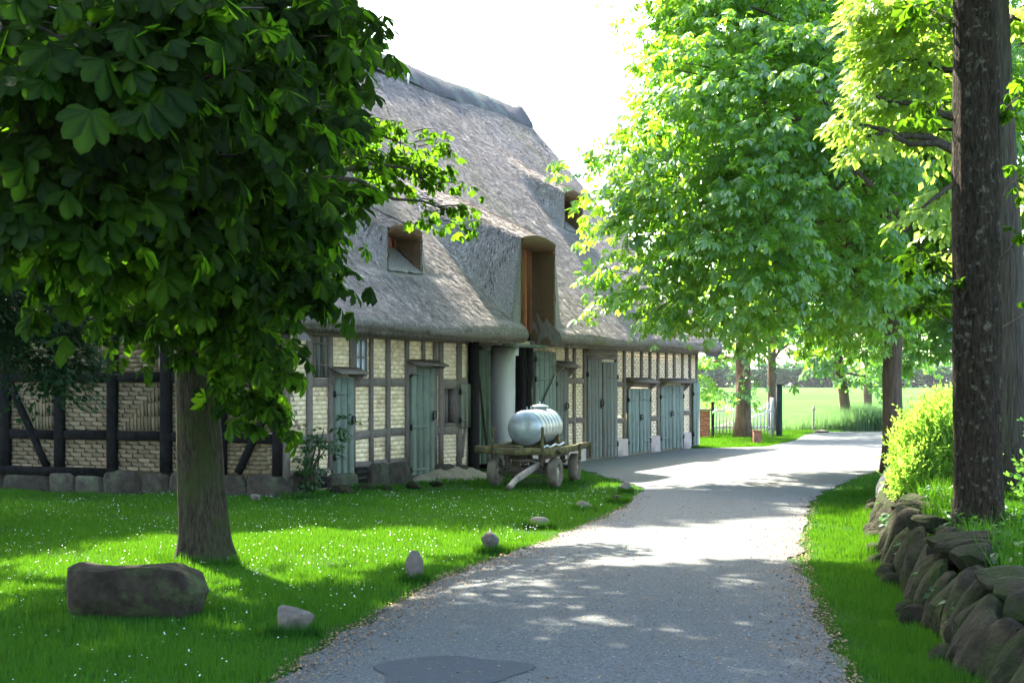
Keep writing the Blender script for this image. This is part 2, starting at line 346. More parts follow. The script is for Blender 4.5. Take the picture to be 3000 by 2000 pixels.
def sprays(lobes, per, k, Rs, seed, centre, droop=.35, flat=1.0, hang=.3):
    """leaf positions grouped in layered sprays around lobes (x, y, z, r)."""
    r = np.random.default_rng(seed); P = []; Fw = []; U = []; centre = np.array(centre, float); twigs = []
    for (x, y, z, rad) in lobes:
        m = max(2, int(per * rad * rad + .5))
        for _ in range(m):
            d = r.normal(size=3); d[2] *= .8; d /= np.linalg.norm(d)
            c = np.array([x, y, z]) + d * rad * r.uniform(.35, 1.0) ** .7 * np.array([1, 1, flat])
            o = d * .7 + (c - centre) / (np.linalg.norm(c - centre) + 1e-6) * .8 + r.normal(size=3) * .25
            o[2] = o[2] * .3; o /= np.linalg.norm(o); lat = np.cross([0, 0, 1], o); lat /= np.linalg.norm(lat) + 1e-9
            u = r.uniform(-.35, 1, k); v = r.uniform(-.75, .75, k)
            RR = Rs * r.uniform(.7, 1.25)
            p = c + np.outer(u * RR, o) + np.outer(v * RR, lat)
            p[:, 2] += -droop * RR * (np.maximum(u, 0) ** 2 + .6 * v ** 2) + r.normal(size=k) * .10 * RR
            f = np.outer(.5 + u, o) + np.outer(v * 1.1, lat) + r.normal(size=(k, 3)) * .35; f[:, 2] -= hang
            up = np.tile([0, 0, 1.0], (k, 1)) + np.outer(.35 * u, o) + r.normal(size=(k, 3)) * .33
            P.append(p); Fw.append(f); U.append(up); twigs.append((c - o * RR * .5, c + o * RR * .6))
    return np.concatenate(P), np.concatenate(Fw), np.concatenate(U), twigs

def leaves_mesh(mb, tmpls, P, Fw, U, scale, seed, tv=(.0, 1.0)):
    r = np.random.default_rng(seed); n = len(P); which = r.integers(0, len(tmpls), n); t = r.uniform(*tv, n) * .6 + r.uniform(*tv, n) * .4
    sc = scale * r.uniform(.7, 1.2, n)
    for i, tm in enumerate(tmpls):
        q = which == i; place(mb, tm, P[q], Fw[q], U[q], sc[q], t[q])

def bend(p0, p1, n, sag, seed):
    r = np.random.default_rng(seed); p0 = np.array(p0, float); p1 = np.array(p1, float); t = np.linspace(0, 1, n)
    P = p0 + np.outer(t, p1 - p0); L = np.linalg.norm(p1 - p0)
    P[:, 2] += sag * L * np.sin(t * math.pi); P[1:-1] += r.normal(size=(n - 2, 3)) * .02 * L
    return P

def tree(name, base, h, r0, lobes, leafm, barkm, label, cat='tree', group=None, tmpls=None, per=9, k=14, Rs=.6, lscale=.42, seed=1,
         limb_z=.5, hang=.3, lean=(0, 0), flare=1.35, droop=.35, n_limbs=14, twig_r=0.0, r1=.45, trunk_n=14, flat=1.0, tv=(0, 1)):
    bx, by, bz = base
    root = empty(name, base, 0, label, cat, group)
    n = 14; zs = np.linspace(0, h, n); T = np.stack([lean[0] * zs / h, lean[1] * zs / h, zs - .06], 1)
    rr = random.Random(seed)
    T[2:, :2] += np.array([[rr.uniform(-1, 1), rr.uniform(-1, 1)] for _ in range(n - 2)]) * r0 * .10
    rad = r0 * (1 - (1 - r1) * (zs / h)) * (1 + (flare - 1) * np.exp(-zs / (r0 * 1.1)))
    tb = MB(); tb.tube(T, rad, trunk_n, noise=.035); tb.obj('trunk', barkm, root, smooth=True)
    L0 = np.array([(x - bx, y - by, z - bz, q) for (x, y, z, q) in lobes])
    cen = L0[:, :3].mean(0); cen[:2] = cen[:2] * .35 + T[-1, :2] * .65
    order = np.argsort(-L0[:, 3])[:n_limbs]
    for i in order:
        e = L0[i, :3]; zz = min(h * .98, max(h * limb_z, e[2] - .35 * np.linalg.norm(e[:2] - T[-1, :2])))
        s0 = np.array([np.interp(zz, zs, T[:, 0]), np.interp(zz, zs, T[:, 1]), zz])
        p = bend(s0, e, 7, .07, seed + int(i)); mb = MB(); rb = min(r0 * .42, .03 + .022 * np.linalg.norm(e - s0))
        mb.tube(p, np.linspace(rb, rb * .25, 7), 7); mb.obj('branch', barkm, root, smooth=True)
    P, Fw, U, tw = sprays(L0.tolist(), per, k, Rs, seed, cen, hang=hang, droop=droop, flat=flat)
    mb = MB(); leaves_mesh(mb, tmpls or PAL_LO, P, Fw, U, lscale, seed + 5, tv); crown = mb.obj('crown', leafm, root)
    if twig_r:
        tb = MB()
        for a, b in tw: tb.tube(bend(a, b, 4, .05, seed), [twig_r, twig_r * .8, twig_r * .6, twig_r * .3], 4, cap=False)
        tg = tb.obj('twigs', 'twig', root); tg['kind'] = 'stuff'
    return root, crown

# ------------------------------------------------------------------ terrain lines (world metres)
def lut(pts): a = np.array(pts, float); return lambda y: np.interp(y, a[:, 0], a[:, 1])
road_l = lut([(-6, -5), (3, -2.9), (6, -2.05), (8.97, -1.4), (10.67, -1.19), (13.86, -.62), (16.5, .22), (19, .95), (22, 1.66), (25.6, 2.2), (28, 1.9), (33, 1.1),
              (33.5, 1.0), (40.8, 4.4), (41.6, 5.6), (42.4, 7.0), (44, 7.6), (47, 8.65), (52, 9.9), (55, 11), (55.8, 14), (56.5, 40)])
road_r = lut([(-6, 1.2), (3, 1.5), (8.97, 1.95), (11.6, 2.32), (14.9, 2.8), (18, 3.4), (23.3, 4.55), (28.3, 6.3), (33, 8.3), (38, 11.2), (42, 15), (46, 24), (50, 60), (57, 70)])
wall_x = lut([(2, 2.55), (6, 2.62), (8.97, 2.75), (9.86, 2.86), (11.8, 3.14), (15.2, 3.72), (19, 4.55), (22, 5.3), (24.5, 6.0), (30, 8)])

def ground_z(X, Y):
    X = np.asarray(X, float); Y = np.asarray(Y, float)
    b = np.clip((X - wall_x(Y) - .12) / .35, 0, 1); b = b * b * (3 - 2 * b)
    fade = np.clip((26.5 - Y) / 3, 0, 1)
    z = b * fade * (.44 + .10 * np.clip((X - wall_x(Y)) / 4, 0, 1))
    und = .035 * np.sin(X * .9 + 1) * np.sin(Y * .7) + .02 * np.sin(X * 2.3 + Y * 1.1)
    on = np.clip((np.minimum(np.abs(X - road_l(Y)), np.abs(X - road_r(Y))) - .2) / .8, 0, 1) * ((X < road_l(Y)) | (X > road_r(Y)))
    near = np.clip((40 - Y) / 8, 0, 1)
    return z + und * on * near - .012

xs = np.concatenate([np.linspace(-700, -30, 12), np.linspace(-28, -8.5, 14), np.arange(-8, 9.01, .22), np.linspace(10, 40, 22), np.linspace(60, 700, 12)])
ys = np.concatenate([np.linspace(-80, -2, 10), np.arange(0, 30, .25), np.linspace(30.5, 62, 40), np.linspace(70, 1500, 20)])
GX, GY = np.meshgrid(xs, ys); GZ = ground_z(GX, GY)
nx, ny = len(xs), len(ys); idx = np.arange(nx * ny).reshape(ny, nx)
Q = np.stack([idx[:-1, :-1], idx[:-1, 1:], idx[1:, 1:], idx[1:, :-1]], -1).reshape(-1, 4)
tag(MB().add(np.stack([GX, GY, GZ], -1).reshape(-1, 3), Q).obj('ground', 'soil', smooth=True), kind='structure')

# road sheet with uneven edges
mb = MB(); ry = np.concatenate([np.arange(-6, 30, .2), np.arange(30, 56.4, .25)]); nc = 15; V = []
jl = np.interp(ry, np.arange(-6, 60, .35), rng.normal(size=len(np.arange(-6, 60, .35))) * .05)
jr = np.interp(ry, np.arange(-6, 60, .35), rng.normal(size=len(np.arange(-6, 60, .35))) * .05)
for i, y in enumerate(ry):
    a, b = float(road_l(y)) + jl[i], float(road_r(y)) + jr[i]
    for j in range(nc):
        f = j / (nc - 1); V.append((a + (b - a) * f, y, .004 + .018 * math.sin(f * math.pi)))
idx = np.arange(len(V)).reshape(-1, nc)
mb.add(V, np.stack([idx[:-1, :-1], idx[:-1, 1:], idx[1:, 1:], idx[1:, :-1]], -1).reshape(-1, 4))
tag(mb.obj('road', 'road', smooth=True), kind='structure')
# smooth asphalt repair
a = np.linspace(0, 2 * math.pi, 40, endpoint=False); rr_ = 1 + .10 * np.sin(3 * a + 1) + .07 * np.sin(5 * a)
px_, py_ = -.38 + .46 * rr_ * np.cos(a), 9.25 + .50 * rr_ * np.sin(a)
def road_z(x, y): f = (x - road_l(y)) / (road_r(y) - road_l(y)); return .004 + .018 * np.sin(np.clip(f, 0, 1) * math.pi)
V = np.concatenate([[[-.38, 9.25, road_z(-.38, 9.25) + .006]], np.stack([px_, py_, road_z(px_, py_) + .005], 1)])
tag(MB().add(V, [[0, i + 1, (i + 1) % 40 + 1] for i in range(40)]).obj('asphalt_patch', 'patch'), kind='structure')
# field
fx = np.linspace(-160, 260, 40); fy = np.linspace(59, 540, 60); FX, FY = np.meshgrid(fx, fy)
FZ = .10 + .05 * np.sin(FX * .2) + .05 * np.sin(FY * .11); FZ[0] = -.03
idx = np.arange(FX.size).reshape(FX.shape)
tag(MB().add(np.stack([FX, FY, FZ], -1).reshape(-1, 3), np.stack([idx[:-1, :-1], idx[:-1, 1:], idx[1:, 1:], idx[1:, :-1]], -1).reshape(-1, 4)).obj('field', 'field', smooth=True), kind='structure')

# ------------------------------------------------------------------ the barn: local x along the long front, y into the barn
BL, BWD = 20.65, 11.0
barn = empty('thatched_barn', (-3.47, 23.5, 0), math.atan2(.91, .4146),
             'long half-timbered barn with steep grey thatched roof and green doors', 'barn')
EW, EZ, RW, RZ = -.60, 2.80, 5.5, 9.6
SL = (RZ - EZ) / (RW - EW)
# opening t0, t1, front y, opening top, top thickness, pitch
DORM = [(3.68, 4.89, .25, 4.44, .13, .45), (7.79, 9.43, -.47, 4.55, .17, .46), (15.7, 16.85, 1.88, 6.5, .13, .50)]

def main_z(t, w):
    return EZ + SL * (w - EW) + .05 * np.sin(t * .55 + .4) * np.sin(w * .8) + .03 * np.sin(t * 1.3 + w * .6) + .025 * np.sin(t * .31 + 2)

def roof_z(t, w, side=1):
    z = main_z(t, w)
    for (t0, t1, wf, zt, th, pd) in DORM:
        u = np.maximum(np.maximum(t0 - t, t - t1), 0); c = (t0 + t1) / 2; hf = (t1 - t0) / 2
        zd = zt + th + (w - wf) * pd - (1.15 + 5.0 * np.exp(-np.maximum(w - wf, 0) / .55)) * u ** 1.3 - .10 * np.clip(np.abs(t - c) / hf, 0, 1) ** 2
        k = .16; zz = (z + zd + np.sqrt((z - zd) ** 2 + k * k)) / 2
        z = np.where(w >= wf - 1e-6, np.where(zd > z - 1.2, zz, z), z)
    return z

tl = set(np.round(np.arange(-.42, BL + .43, .12), 3).tolist())
for dd in DORM: tl |= {dd[0], dd[1]}
tl = np.array(sorted(tl)); wl = set(np.round(np.arange(EW, RW, .1), 3).tolist()) | {RW}
for dd in DORM: wl |= {dd[2] - .0005, dd[2] + .0005}
wl = np.array(sorted(wl))
TT, WW = np.meshgrid(tl, wl)
ZZ = main_z(TT, WW)
for i, w in enumerate(wl):
    ZZ[i] = roof_z(tl, np.full_like(tl, w))
jit = rng.normal(size=ZZ.shape) * .008
ZZ += jit
nT, nW = len(tl), len(wl); idx = np.arange(nT * nW).reshape(nW, nT)
Q = []
tc_, wc_ = (tl[:-1] + tl[1:]) / 2, (wl[:-1] + wl[1:]) / 2
for i in range(nW - 1):
    for j in range(nT - 1):
        skip = False
        for n_, (t0, t1, wf, *_r) in enumerate(DORM):
            if t0 < tc_[j] < t1 and (abs(wc_[i] - wf) < .0004 or (n_ == 1 and wc_[i] < wf)): skip = True
        if not skip: Q.append((idx[i, j], idx[i, j + 1], idx[i + 1, j + 1], idx[i + 1, j]))
rb = MB(); rb.add(np.stack([TT, WW, ZZ], -1).reshape(-1, 3), np.array(Q))
# rounded eave lip and soffit
prof = [(EW, None), (-.63, 2.70), (-.605, 2.63), (-.54, 2.60), (-.42, 2.575), (.06, 2.62)]
V = []
for j, t in enumerate(tl):
    for k_, (w, z) in enumerate(prof):
        if z is None: V.append((t, w, ZZ[0, j]))
        else: V.append((t, w + rng.normal() * .016, z + rng.normal() * .014 + .025 * math.sin(t * .31 + 2) + .02 * math.sin(t * .9)))
k_ = len(prof)
d2 = DORM[1]
Q = [(j * k_ + a, (j + 1) * k_ + a, (j + 1) * k_ + a + 1, j * k_ + a + 1) for j in range(nT - 1) for a in range(k_ - 1) if not d2[0] < tc_[j] < d2[1]]
rb.add(V, np.array(Q))
for t in (d2[0], d2[1]):    # cut ends of the eave beside the loading dormer
    rb.add([(t, EW, 2.8), (t, -.635, 2.71), (t, -.62, 2.62), (t, -.55, 2.565), (t, -.42, 2.54), (t, .06, 2.60), (t, .06, main_z(t, .06) - .02), (t, d2[2], main_z(t, d2[2]))],
           np.array([[0, 1, 2, 3, 4, 5, 6, 7]]))
# back slope and verges
back = []
for t in tl[::6].tolist() + [tl[-1]]: back += [(t, RW, RZ + .02), (t, BWD + .6, EZ)]
nb_ = len(back) // 2
rb.add(back, np.array([(2 * i, 2 * i + 1, 2 * i + 3, 2 * i + 2) for i in range(nb_ - 1)]))
for col, t in ((0, tl[0]), (-1, tl[-1])):
    V = []
    for i, w in enumerate(wl):
        V += [(t, w, ZZ[i, col]), (t + (0.03 if col else -.03), w, ZZ[i, col] - .2), (t, w + .12, ZZ[i, col] - .40), (t + (-1.0 if col else .42), w + .12, ZZ[i, col] - .40)]
    Q = [(i * 4 + a, i * 4 + a + 1, i * 4 + a + 5, i * 4 + a + 4) for i in range(nW - 1) for a in range(3)]
    rb.add(V, np.array(Q))
    ws2 = np.linspace(RW, BWD + .6, 20); V = []
    for w in ws2:
        z = RZ - SL * (w - RW); V += [(t, w, z), (t, w - .12, z - .40), (t + (-1.0 if col else .42), w - .12, z - .40)]
    rb.add(V, np.array([(i * 3 + a, i * 3 + a + 1, i * 3 + a + 4, i * 3 + a + 3) for i in range(19) for a in range(2)]))
roof = rb.obj('roof', 'thatch', barn, smooth=True); roof['label'] = 'steep weathered grey thatch with three swept dormers'
# single straws lying on the thatch
ns = 190000
t = rng.uniform(tl[0] + .02, tl[-1] - .02, ns); w = rng.uniform(EW + .02, RW - .3, ns)
ok = np.ones(ns, bool)
for n_, (t0, t1, wf, *_r) in enumerate(DORM):
    ok &= ~((np.abs(w - wf) < .06) & (t > t0 - 1.2) & (t < t1 + 1.2))
    if n_ == 1: ok &= ~((w < wf + .05) & (t > t0) & (t < t1))
t, w = t[ok], w[ok]; ns = len(t); e = .05
z = roof_z(t, w)
gw = (roof_z(t, w + e) - z) / e; gt = (roof_z(t + e, w) - z) / e
okk = (np.abs(gw) < 3) & (np.abs(gt) < 3.5); t, w, z, gw, gt = t[okk], w[okk], z[okk], gw[okk], gt[okk]; ns = len(t)
nrm = np.stack([-gt, -gw, np.ones(ns)], 1); nrm /= np.linalg.norm(nrm, axis=1)[:, None]
down = np.stack([gt * -.6 + rng.normal(size=ns) * .38, -np.ones(ns), -gw - gt * gt * -.6], 1); down -= nrm * np.sum(down * nrm, 1)[:, None]
down /= np.linalg.norm(down, axis=1)[:, None]; lat = np.cross(nrm, down)
p = np.stack([t, w, z], 1) + nrm * .004
L_ = rng.uniform(.04, .15, ns)[:, None]; wd = rng.uniform(.006, .014, ns)[:, None]
tip = p + down * L_ + nrm * rng.uniform(.0, .04, ns)[:, None]
V = np.stack([p - lat * wd, p + lat * wd, tip], 1).reshape(-1, 3)
o = MB().add(V, np.arange(ns * 3).reshape(-1, 3), np.repeat(rng.uniform(0, 1, ns), 3)).obj('straw', 'straw', roof); o['kind'] = 'stuff'
# eave fringe of reed ends
ne = 30000; t = rng.uniform(tl[0], tl[-1], ne); t = t[~((t > d2[0]) & (t < d2[1]))]; ne = len(t)
f = rng.uniform(0, 1, ne) ** 1.5; p = np.stack([t, -.625 + .2 * f, 2.76 - .17 * f + .025 * np.sin(t * .31 + 2)], 1)
tip = p + np.stack([rng.normal(size=ne) * .02, -rng.uniform(-.02, .05, ne), -rng.uniform(.02, .10, ne)], 1)
lat = np.array([[.007, 0, 0]]); V = np.stack([p - lat, p + lat, tip], 1).reshape(-1, 3)
o = MB().add(V, np.arange(ne * 3).reshape(-1, 3), np.repeat(rng.uniform(0, 1, ne), 3)).obj('eave_fringe', 'straw', roof); o['kind'] = 'stuff'
# ridge cap
V = []; rp = [(-.45, -.45 * SL + .02), (-.43, -.43 * SL + .11), (-.25, -.25 * SL + .15), (-.10, .10), (0, .16), (.10, .10), (.25, -.25 * SL + .15), (.43, -.43 * SL + .11), (.45, -.45 * SL + .02)]
rt = np.arange(-.46, BL + .47, .15)
for t in rt:
    up = .16 * max(0, (t - 20.2) / .9) ** 2 + .03 * math.sin(t * 1.1)
    for (a_, b_) in rp: V.append((t, RW + a_ + (.015 * math.sin(t * 3.1) if abs(a_) > .4 else 0), RZ + b_ + up + rng.normal() * .012 - (.03 * math.sin(t * 3.1) if a_ < -.4 else 0)))
m_ = len(rp); Q = [(i * m_ + a_, i * m_ + a_ + 1, (i + 1) * m_ + a_ + 1, (i + 1) * m_ + a_) for i in range(len(rt) - 1) for a_ in range(m_ - 1)]
o = MB().add(V, [np.array(Q), np.array([list(range(m_)), list(range((len(rt) - 1) * m_, len(rt) * m_))])]).obj('ridge_cap', 'ridge', roof, smooth=True)
o['label'] = 'dark thatched ridge capping turned up at the far end'
MB().tube([(13.2, RW - .5, RZ - .55), (13.2, RW - .52, RZ - .28)], .025, 6).obj('ridge_rod', 'white', roof)
# dormer reveals and red hatches
for n_, (t0, t1, wf, zt, th, pd) in enumerate(DORM):
    dp = .52; wb = wf + dp
    sill = MB()
    dm = MB(); nz, nw_ = 12, 7
    for tt in (t1, t0):
        V = []
        for i in range(nw_):
            w = wf + dp * i / (nw_ - 1); zf = (2.56 if n_ == 1 else float(main_z(tt, w)) - .03); zc = zt + .05
            for j in range(nz): V.append((tt + rng.normal() * .012 + (.03 if tt == t1 else -.03) * (i == 0), w - (.02 if i == 0 else 0) + rng.normal() * .006, zf + (zc - zf) * j / (nz - 1)))
        dm.add(V, np.array([(i * nz + j, (i + 1) * nz + j, (i + 1) * nz + j + 1, i * nz + j + 1) for i in range(nw_ - 1) for j in range(nz - 1)]))
    V = []; cols = np.linspace(t0, t1, 12)
    for c in cols:
        edge = .05 * ((c - (t0 + t1) / 2) / (t1 - t0) * 2) ** 4
        V += [(c, wf - .03, float(roof_z(np.array([c]), np.array([wf + .001]))[0]) + .005), (c, wf - .05, zt + .10 - edge), (c, wf, zt - .02 - edge + rng.normal() * .012), (c, wb, zt - .02 - edge)]
    dm.add(V, np.array([(i * 4 + a_, i * 4 + a_ + 1, i * 4 + a_ + 5, i * 4 + a_ + 4) for i in range(11) for a_ in range(3)]))
    if n_ != 1:
        V = []
        for c in cols: V += [(c, wf - .04, float(main_z(c, wf)) - .0 + rng.normal() * .01), (c, wf + .25, float(main_z(c, wf + .25)) - .04), (c, wb + .05, float(main_z(c, wb)) - .06)]
        sill.add(V, np.array([(i * 3 + a_, i * 3 + a_ + 1, i * 3 + a_ + 4, i * 3 + a_ + 3) for i in range(11) for a_ in range(2)])); sill.obj('dormer_sill', 'thatch', roof, smooth=True)
    dob = dm.obj('dormer', 'reveal', roof, smooth=True)
    dob['label'] = ['small thatched dormer low at the near end', 'tall loading dormer cut down to the eaves', 'small thatched dormer high at the far end'][n_]
    z0 = 2.78 if n_ == 1 else float(main_z((t0 + t1) / 2, wb)) - .1
    npl = 6
    for i in range(npl):
        a_ = t0 + (t1 - t0) * i / npl; b_ = t0 + (t1 - t0) * (i + 1) / npl
        MB().box((a_ + .004, wb - .02 - .004 * (i % 2), z0), (b_ - .004, wb + .03, zt), bev=.005).obj('hatch_board', 'hatch', roof)
    MB().box((t0 - .03, wb + .035, z0 - .3), (t1 + .03, wb + .12, zt + .1)).obj('hatch_back', 'dark', roof)

# ---- walls -------------------------------------------------------
def cells(a0, a1, z0, z1, holes):
    A = sorted({a0, a1, *[v for h in holes for v in h[:2] if a0 < v < a1]}); Z = sorted({z0, z1, *[v for h in holes for v in h[2:] if z0 < v < z1]})
    for i in range(len(A) - 1):
        for j in range(len(Z) - 1):
            ca, cz = (A[i] + A[i + 1]) / 2, (Z[j] + Z[j + 1]) / 2
            if not any(h[0] < ca < h[1] and h[2] < cz < h[3] for h in holes): yield A[i], A[i + 1], Z[j], Z[j + 1]

FH = [(6.60, 8.76, -.1, 2.5), (5.34, 5.81, 1.01, 1.65)]
wm = MB()
for a0, a1, z0, z1 in cells(0.02, BL - .02, 0, 2.62, FH): wm.box((a0, .012, z0), (a1, .34, z1))
wo = wm.obj('front_wall', 'mortar', barn)
gm = MB(); gm.box((.012, .36, 0), (.30, BWD, 2.6)); gm.add([(.012, .1, 2.6), (.012, RW, RZ - .55), (.012, BWD - .1, 2.6), (.3, .1, 2.6), (.3, RW, RZ - .55), (.3, BWD - .1, 2.6)], [np.array([[0, 1, 2], [3, 5, 4]]), np.array([[0, 3, 4, 1], [1, 4, 5, 2]])])
gw_ = gm.obj('gable_wall', 'mortar_dark', barn)
bm_ = MB(); bm_.box((BL - .32, .36, 0), (BL - .02, BWD, 2.6)); bm_.add([(BL - .02, .1, 2.6), (BL - .02, RW, RZ - .55), (BL - .02, BWD - .1, 2.6), (BL - .3, .1, 2.6), (BL - .3, RW, RZ - .55), (BL - .3, BWD - .1, 2.6)], [np.array([[0, 2, 1], [3, 4, 5]])])
bm_.box((.32, BWD - .3, 0), (BL - .34, BWD, 2.6)); bm_.obj('rear_wall', 'mortar', barn)

# bricks
BRH, BRL = .068, .235
def bricks_in(a0, a1, z0, z1, pattern, r):
    out = []
    nrow = max(1, int((z1 - z0) / BRH)); ch = (z1 - z0) / nrow
    if pattern == 'course':
        for i in range(nrow):
            x = a0 - (BRL / 2 if i % 2 else 0) + r.uniform(-.02, .02)
            while x < a1:
                l = BRL * r.uniform(.95, 1.04); s_, e_ = max(x, a0), min(x + l, a1)
                if e_ - s_ > .04: out.append((s_ + .005, e_ - .005, z0 + i * ch + .005, z0 + (i + 1) * ch - .005))
                x += l
        return out
    # ell pattern: upright bricks stepping along a diagonal against level courses
    ncol = int((a1 - a0) / ch)
    for i in range(nrow):
        k = min(i + 1, ncol) if pattern == 'ell_up' else min(nrow - i, ncol)
        x = a0 + k * ch
        while x < a1 - .03:
            e_ = min(x + BRL * r.uniform(.9, 1.05), a1)
            if a1 - e_ < .05: e_ = a1
            out.append((x + .005, e_ - .005, z0 + i * ch + .005, z0 + (i + 1) * ch - .005)); x = e_
    for j in range(min(ncol, nrow)):
        lo, hi = (z0 + j * ch, z1) if pattern == 'ell_up' else (z0, z1 - j * ch)
        z = lo
        while z < hi - .03:
            e_ = min(z + BRL * r.uniform(.9, 1.05), hi)
            if hi - e_ < .05: e_ = hi
            out.append((a0 + j * ch + .005, a0 + (j + 1) * ch - .005, z + .005, e_ - .005)); z = e_
    return out

# gable panels between posts (posts measured along y)
GP = [(.02, .20), (1.07, 1.24), (2.11, 2.31), (3.18, 3.37), (4.26, 4.46), (5.41, 5.62), (6.5, 6.7), (7.6, 7.8), (8.7, 8.9), (9.75, 9.95), (10.8, 11.0)]
rr_ = random.Random(3); gbr = []
for i in range(len(GP) - 1):
    a0, a1 = GP[i][1] + .002, GP[i + 1][0] - .002
    pats = [['course', 'course', 'course'], ['course', 'ell_up', 'ell_dn'], ['course', 'ell_dn', 'ell_up'], ['course', 'course', 'ell_dn'], ['course', 'ell_dn', 'course']][i % 5]
    for (z0, z1), pt in zip(((.34, .825), (.985, 1.755), (1.925, 2.5)), pats): gbr += bricks_in(a0, a1, z0, z1, pt, rr_)
gbr.sort(key=lambda b: b[0])
bmesh_ = MB().box((-.5, -.5, -.5), (.5, .5, .5), bev=.03).mesh('brick', 'brick_gable_o')
rest = MB(); nb_ = 0
for (a0, a1, z0, z1) in gbr:
    out = .003 + rr_.uniform(0, .007)
    if nb_ < 300 and a1 - a0 < .3 and z1 - z0 < .3 and a0 > 1.2 and z0 < 1.8 and a0 < 5.5:
        o = link('brick', bmesh_, gw_, (.012 - out / 2 - .0, (a0 + a1) / 2, (z0 + z1) / 2)); o.scale = (out + .03, a1 - a0, z1 - z0); nb_ += 1
    else: rest.box((-out, a0, z0), (.02, a1, z1), rr_.uniform(0, 1))
# triangle above the tie beam
for i in range(11):
    zz0 = 2.66
    a = 0.25
for row in range(int((RZ - 3.6) / .075)):
    z0 = 2.72 + row * .075; half = (RZ - .7 - z0) / SL
    x = RW - half
    while x < RW + half:
        rest.box((-.004 - rr_.uniform(0, .006), x + .005, z0), (.02, min(x + .23, RW + half), z0 + .066), rr_.uniform(0, 1)); x += .236
o = rest.obj('brickwork', 'brick_gable', gw_); o['kind'] = 'stuff'

def part(name, mb, m, parent=barn, label=None, smooth=False):
    o = mb.obj(name, m, parent, smooth=smooth)
    if label: o['label'] = label
    return o
# gable timbers (tarred)
for i, (a0, a1) in enumerate(GP):
    c = (a0 + a1) / 2; zlo = .25 if i >= 3 else .33
    part('post', MB().beam((-.02, c, zlo), (-.02, c, 2.5), a1 - a0, .10, (-1, 0, 0)), 'timber_black')
for z0, z1 in ((.83, .98), (1.77, 1.92)):
    for i in range(len(GP) - 1):
        part('rail', MB().beam((-.012, GP[i][1] - .012, (z0 + z1) / 2 + rr_.uniform(-.008, .008)), (-.012, GP[i + 1][0] + .012, (z0 + z1) / 2), z1 - z0, .085, (-1, 0, 0), seg=3), 'timber_black')
part('sill_beam', MB().beam((-.028, 3.2, .31), (-.028, 11, .30), .14, .10, (-1, 0, 0)), 'timber_black')
part('tie_beam', MB().beam((-.03, -.05, 2.6), (-.03, 11.0, 2.6), .2, .12, (-1, 0, 0)), 'timber_black')
for (y0, z0, y1, z1) in ((5.41, 1.75, 4.62, .36), (.36, 1.25, .84, .36), (10.75, 1.75, 10.1, .4)):
    part('brace', MB().beam((-.034, y0, z0), (-.034, y1, z1), .12, .07, (-1, 0, 0)), 'timber_black')
for y in (1.2, 2.3, 3.4, 4.5, 5.5, 6.5, 7.6, 8.7, 9.8):
    zt = RZ - .75 - SL * abs(y - RW)
    if zt > 2.9: part('gable_stud', MB().beam((-.02, y, 2.68), (-.02, y, zt), .15, .08, (-1, 0, 0)), 'timber_black')
for z in (4.4, 6.2): part('collar_beam', MB().beam((-.025, RW - (RZ - .8 - z) / SL, z), (-.025, RW + (RZ - .8 - z) / SL, z), .16, .09, (-1, 0, 0)), 'timber_black')
# gable foundation stones
y = -.06; k = 0
while y < 11:
    l = rr_.uniform(.45, 1.15); h = .33 if y < 3.1 else .25; h += rr_.uniform(-.03, .03)
    V, F = rock((.30, l * 1.04, h + .22), 300 + k, cuts=5, depth=(1.0, 1.3), rough=.035, sub=3, sq=.32); V[:, 2] -= .2; V[:, 0] -= .0 + rr_.uniform(0, .05); V[:, 1] += y + l / 2
    V[:, 0] += .10
    part('foundation_stone', MB().add(V, F), 'plinth', smooth=False); y += l; k += 1

# ---- long front --------------------------------------------------
PO = .035   # how far timbers stand proud
def post(t0, t1, z0, z1, m='timber_grey', out=PO, name='post'):
    return part(name, MB().beam(((t0 + t1) / 2, .05 - out + .0, z0), ((t0 + t1) / 2, .05 - out, z1), t1 - t0, .10, (0, -1, 0)), m)
def rail(t0, t1, za, zb, h=.135, out=PO - .008, m='timber_grey', name='rail'):
    return part(name, MB().beam((t0, .05 - out, za), (t1, .05 - out, zb), h, .10, (0, -1, 0), seg=4), m)
FP = [(-.04, .10, .30), (.60, .75, .36), (1.25, 1.36, .36), (2.0, 2.08, .36), (2.57, 2.68, .40), (3.14, 3.27, .40), (3.83, 3.95, .30), (4.90, 5.02, .22), (5.12, 5.27, .22), (5.86, 6.04, .22)]
for t0, t1, zl in FP: post(t0, t1, zl, 2.56)
post(1.92, 2.0, 1.86, 2.56); post(4.46, 4.56, 2.17, 2.56)
for a0, a1, za, zb in ((.10, .60, 1.76, 1.76), (.75, 1.25, 1.76, 1.76), (2.08, 2.57, 1.76, 1.76), (2.68, 3.14, 1.77, 1.76), (3.27, 3.83, 1.76, 1.76), (5.27, 5.86, 1.755, 1.755), (6.04, 6.3, 1.78, 1.78),
                       (.10, .60, .87, .87), (.75, 1.25, .865, .87), (2.08, 2.57, .875, .89), (2.68, 3.14, .90, .91), (3.27, 3.83, .915, .90), (5.02, 5.12, .88, .88), (5.27, 5.86, .87, .87)):
    rail(a0, a1, za, zb)
rail(2.0, 3.83, .40, .40, .1) ; rail(0.1, 1.25, .36, .36, .08); rail(-.04, 6.3, 2.56, 2.56, .12, PO + .01, name='wall_plate')
part('brace', MB().beam((.12, .028, 1.75), (.44, .028, .95), .10, .05, (0, -1, 0)), 'timber_grey')
part('brace', MB().beam((6.28, .0, 1.2), (6.06, .0, .35), .08, .06, (0, -1, 0)), 'timber_grey')
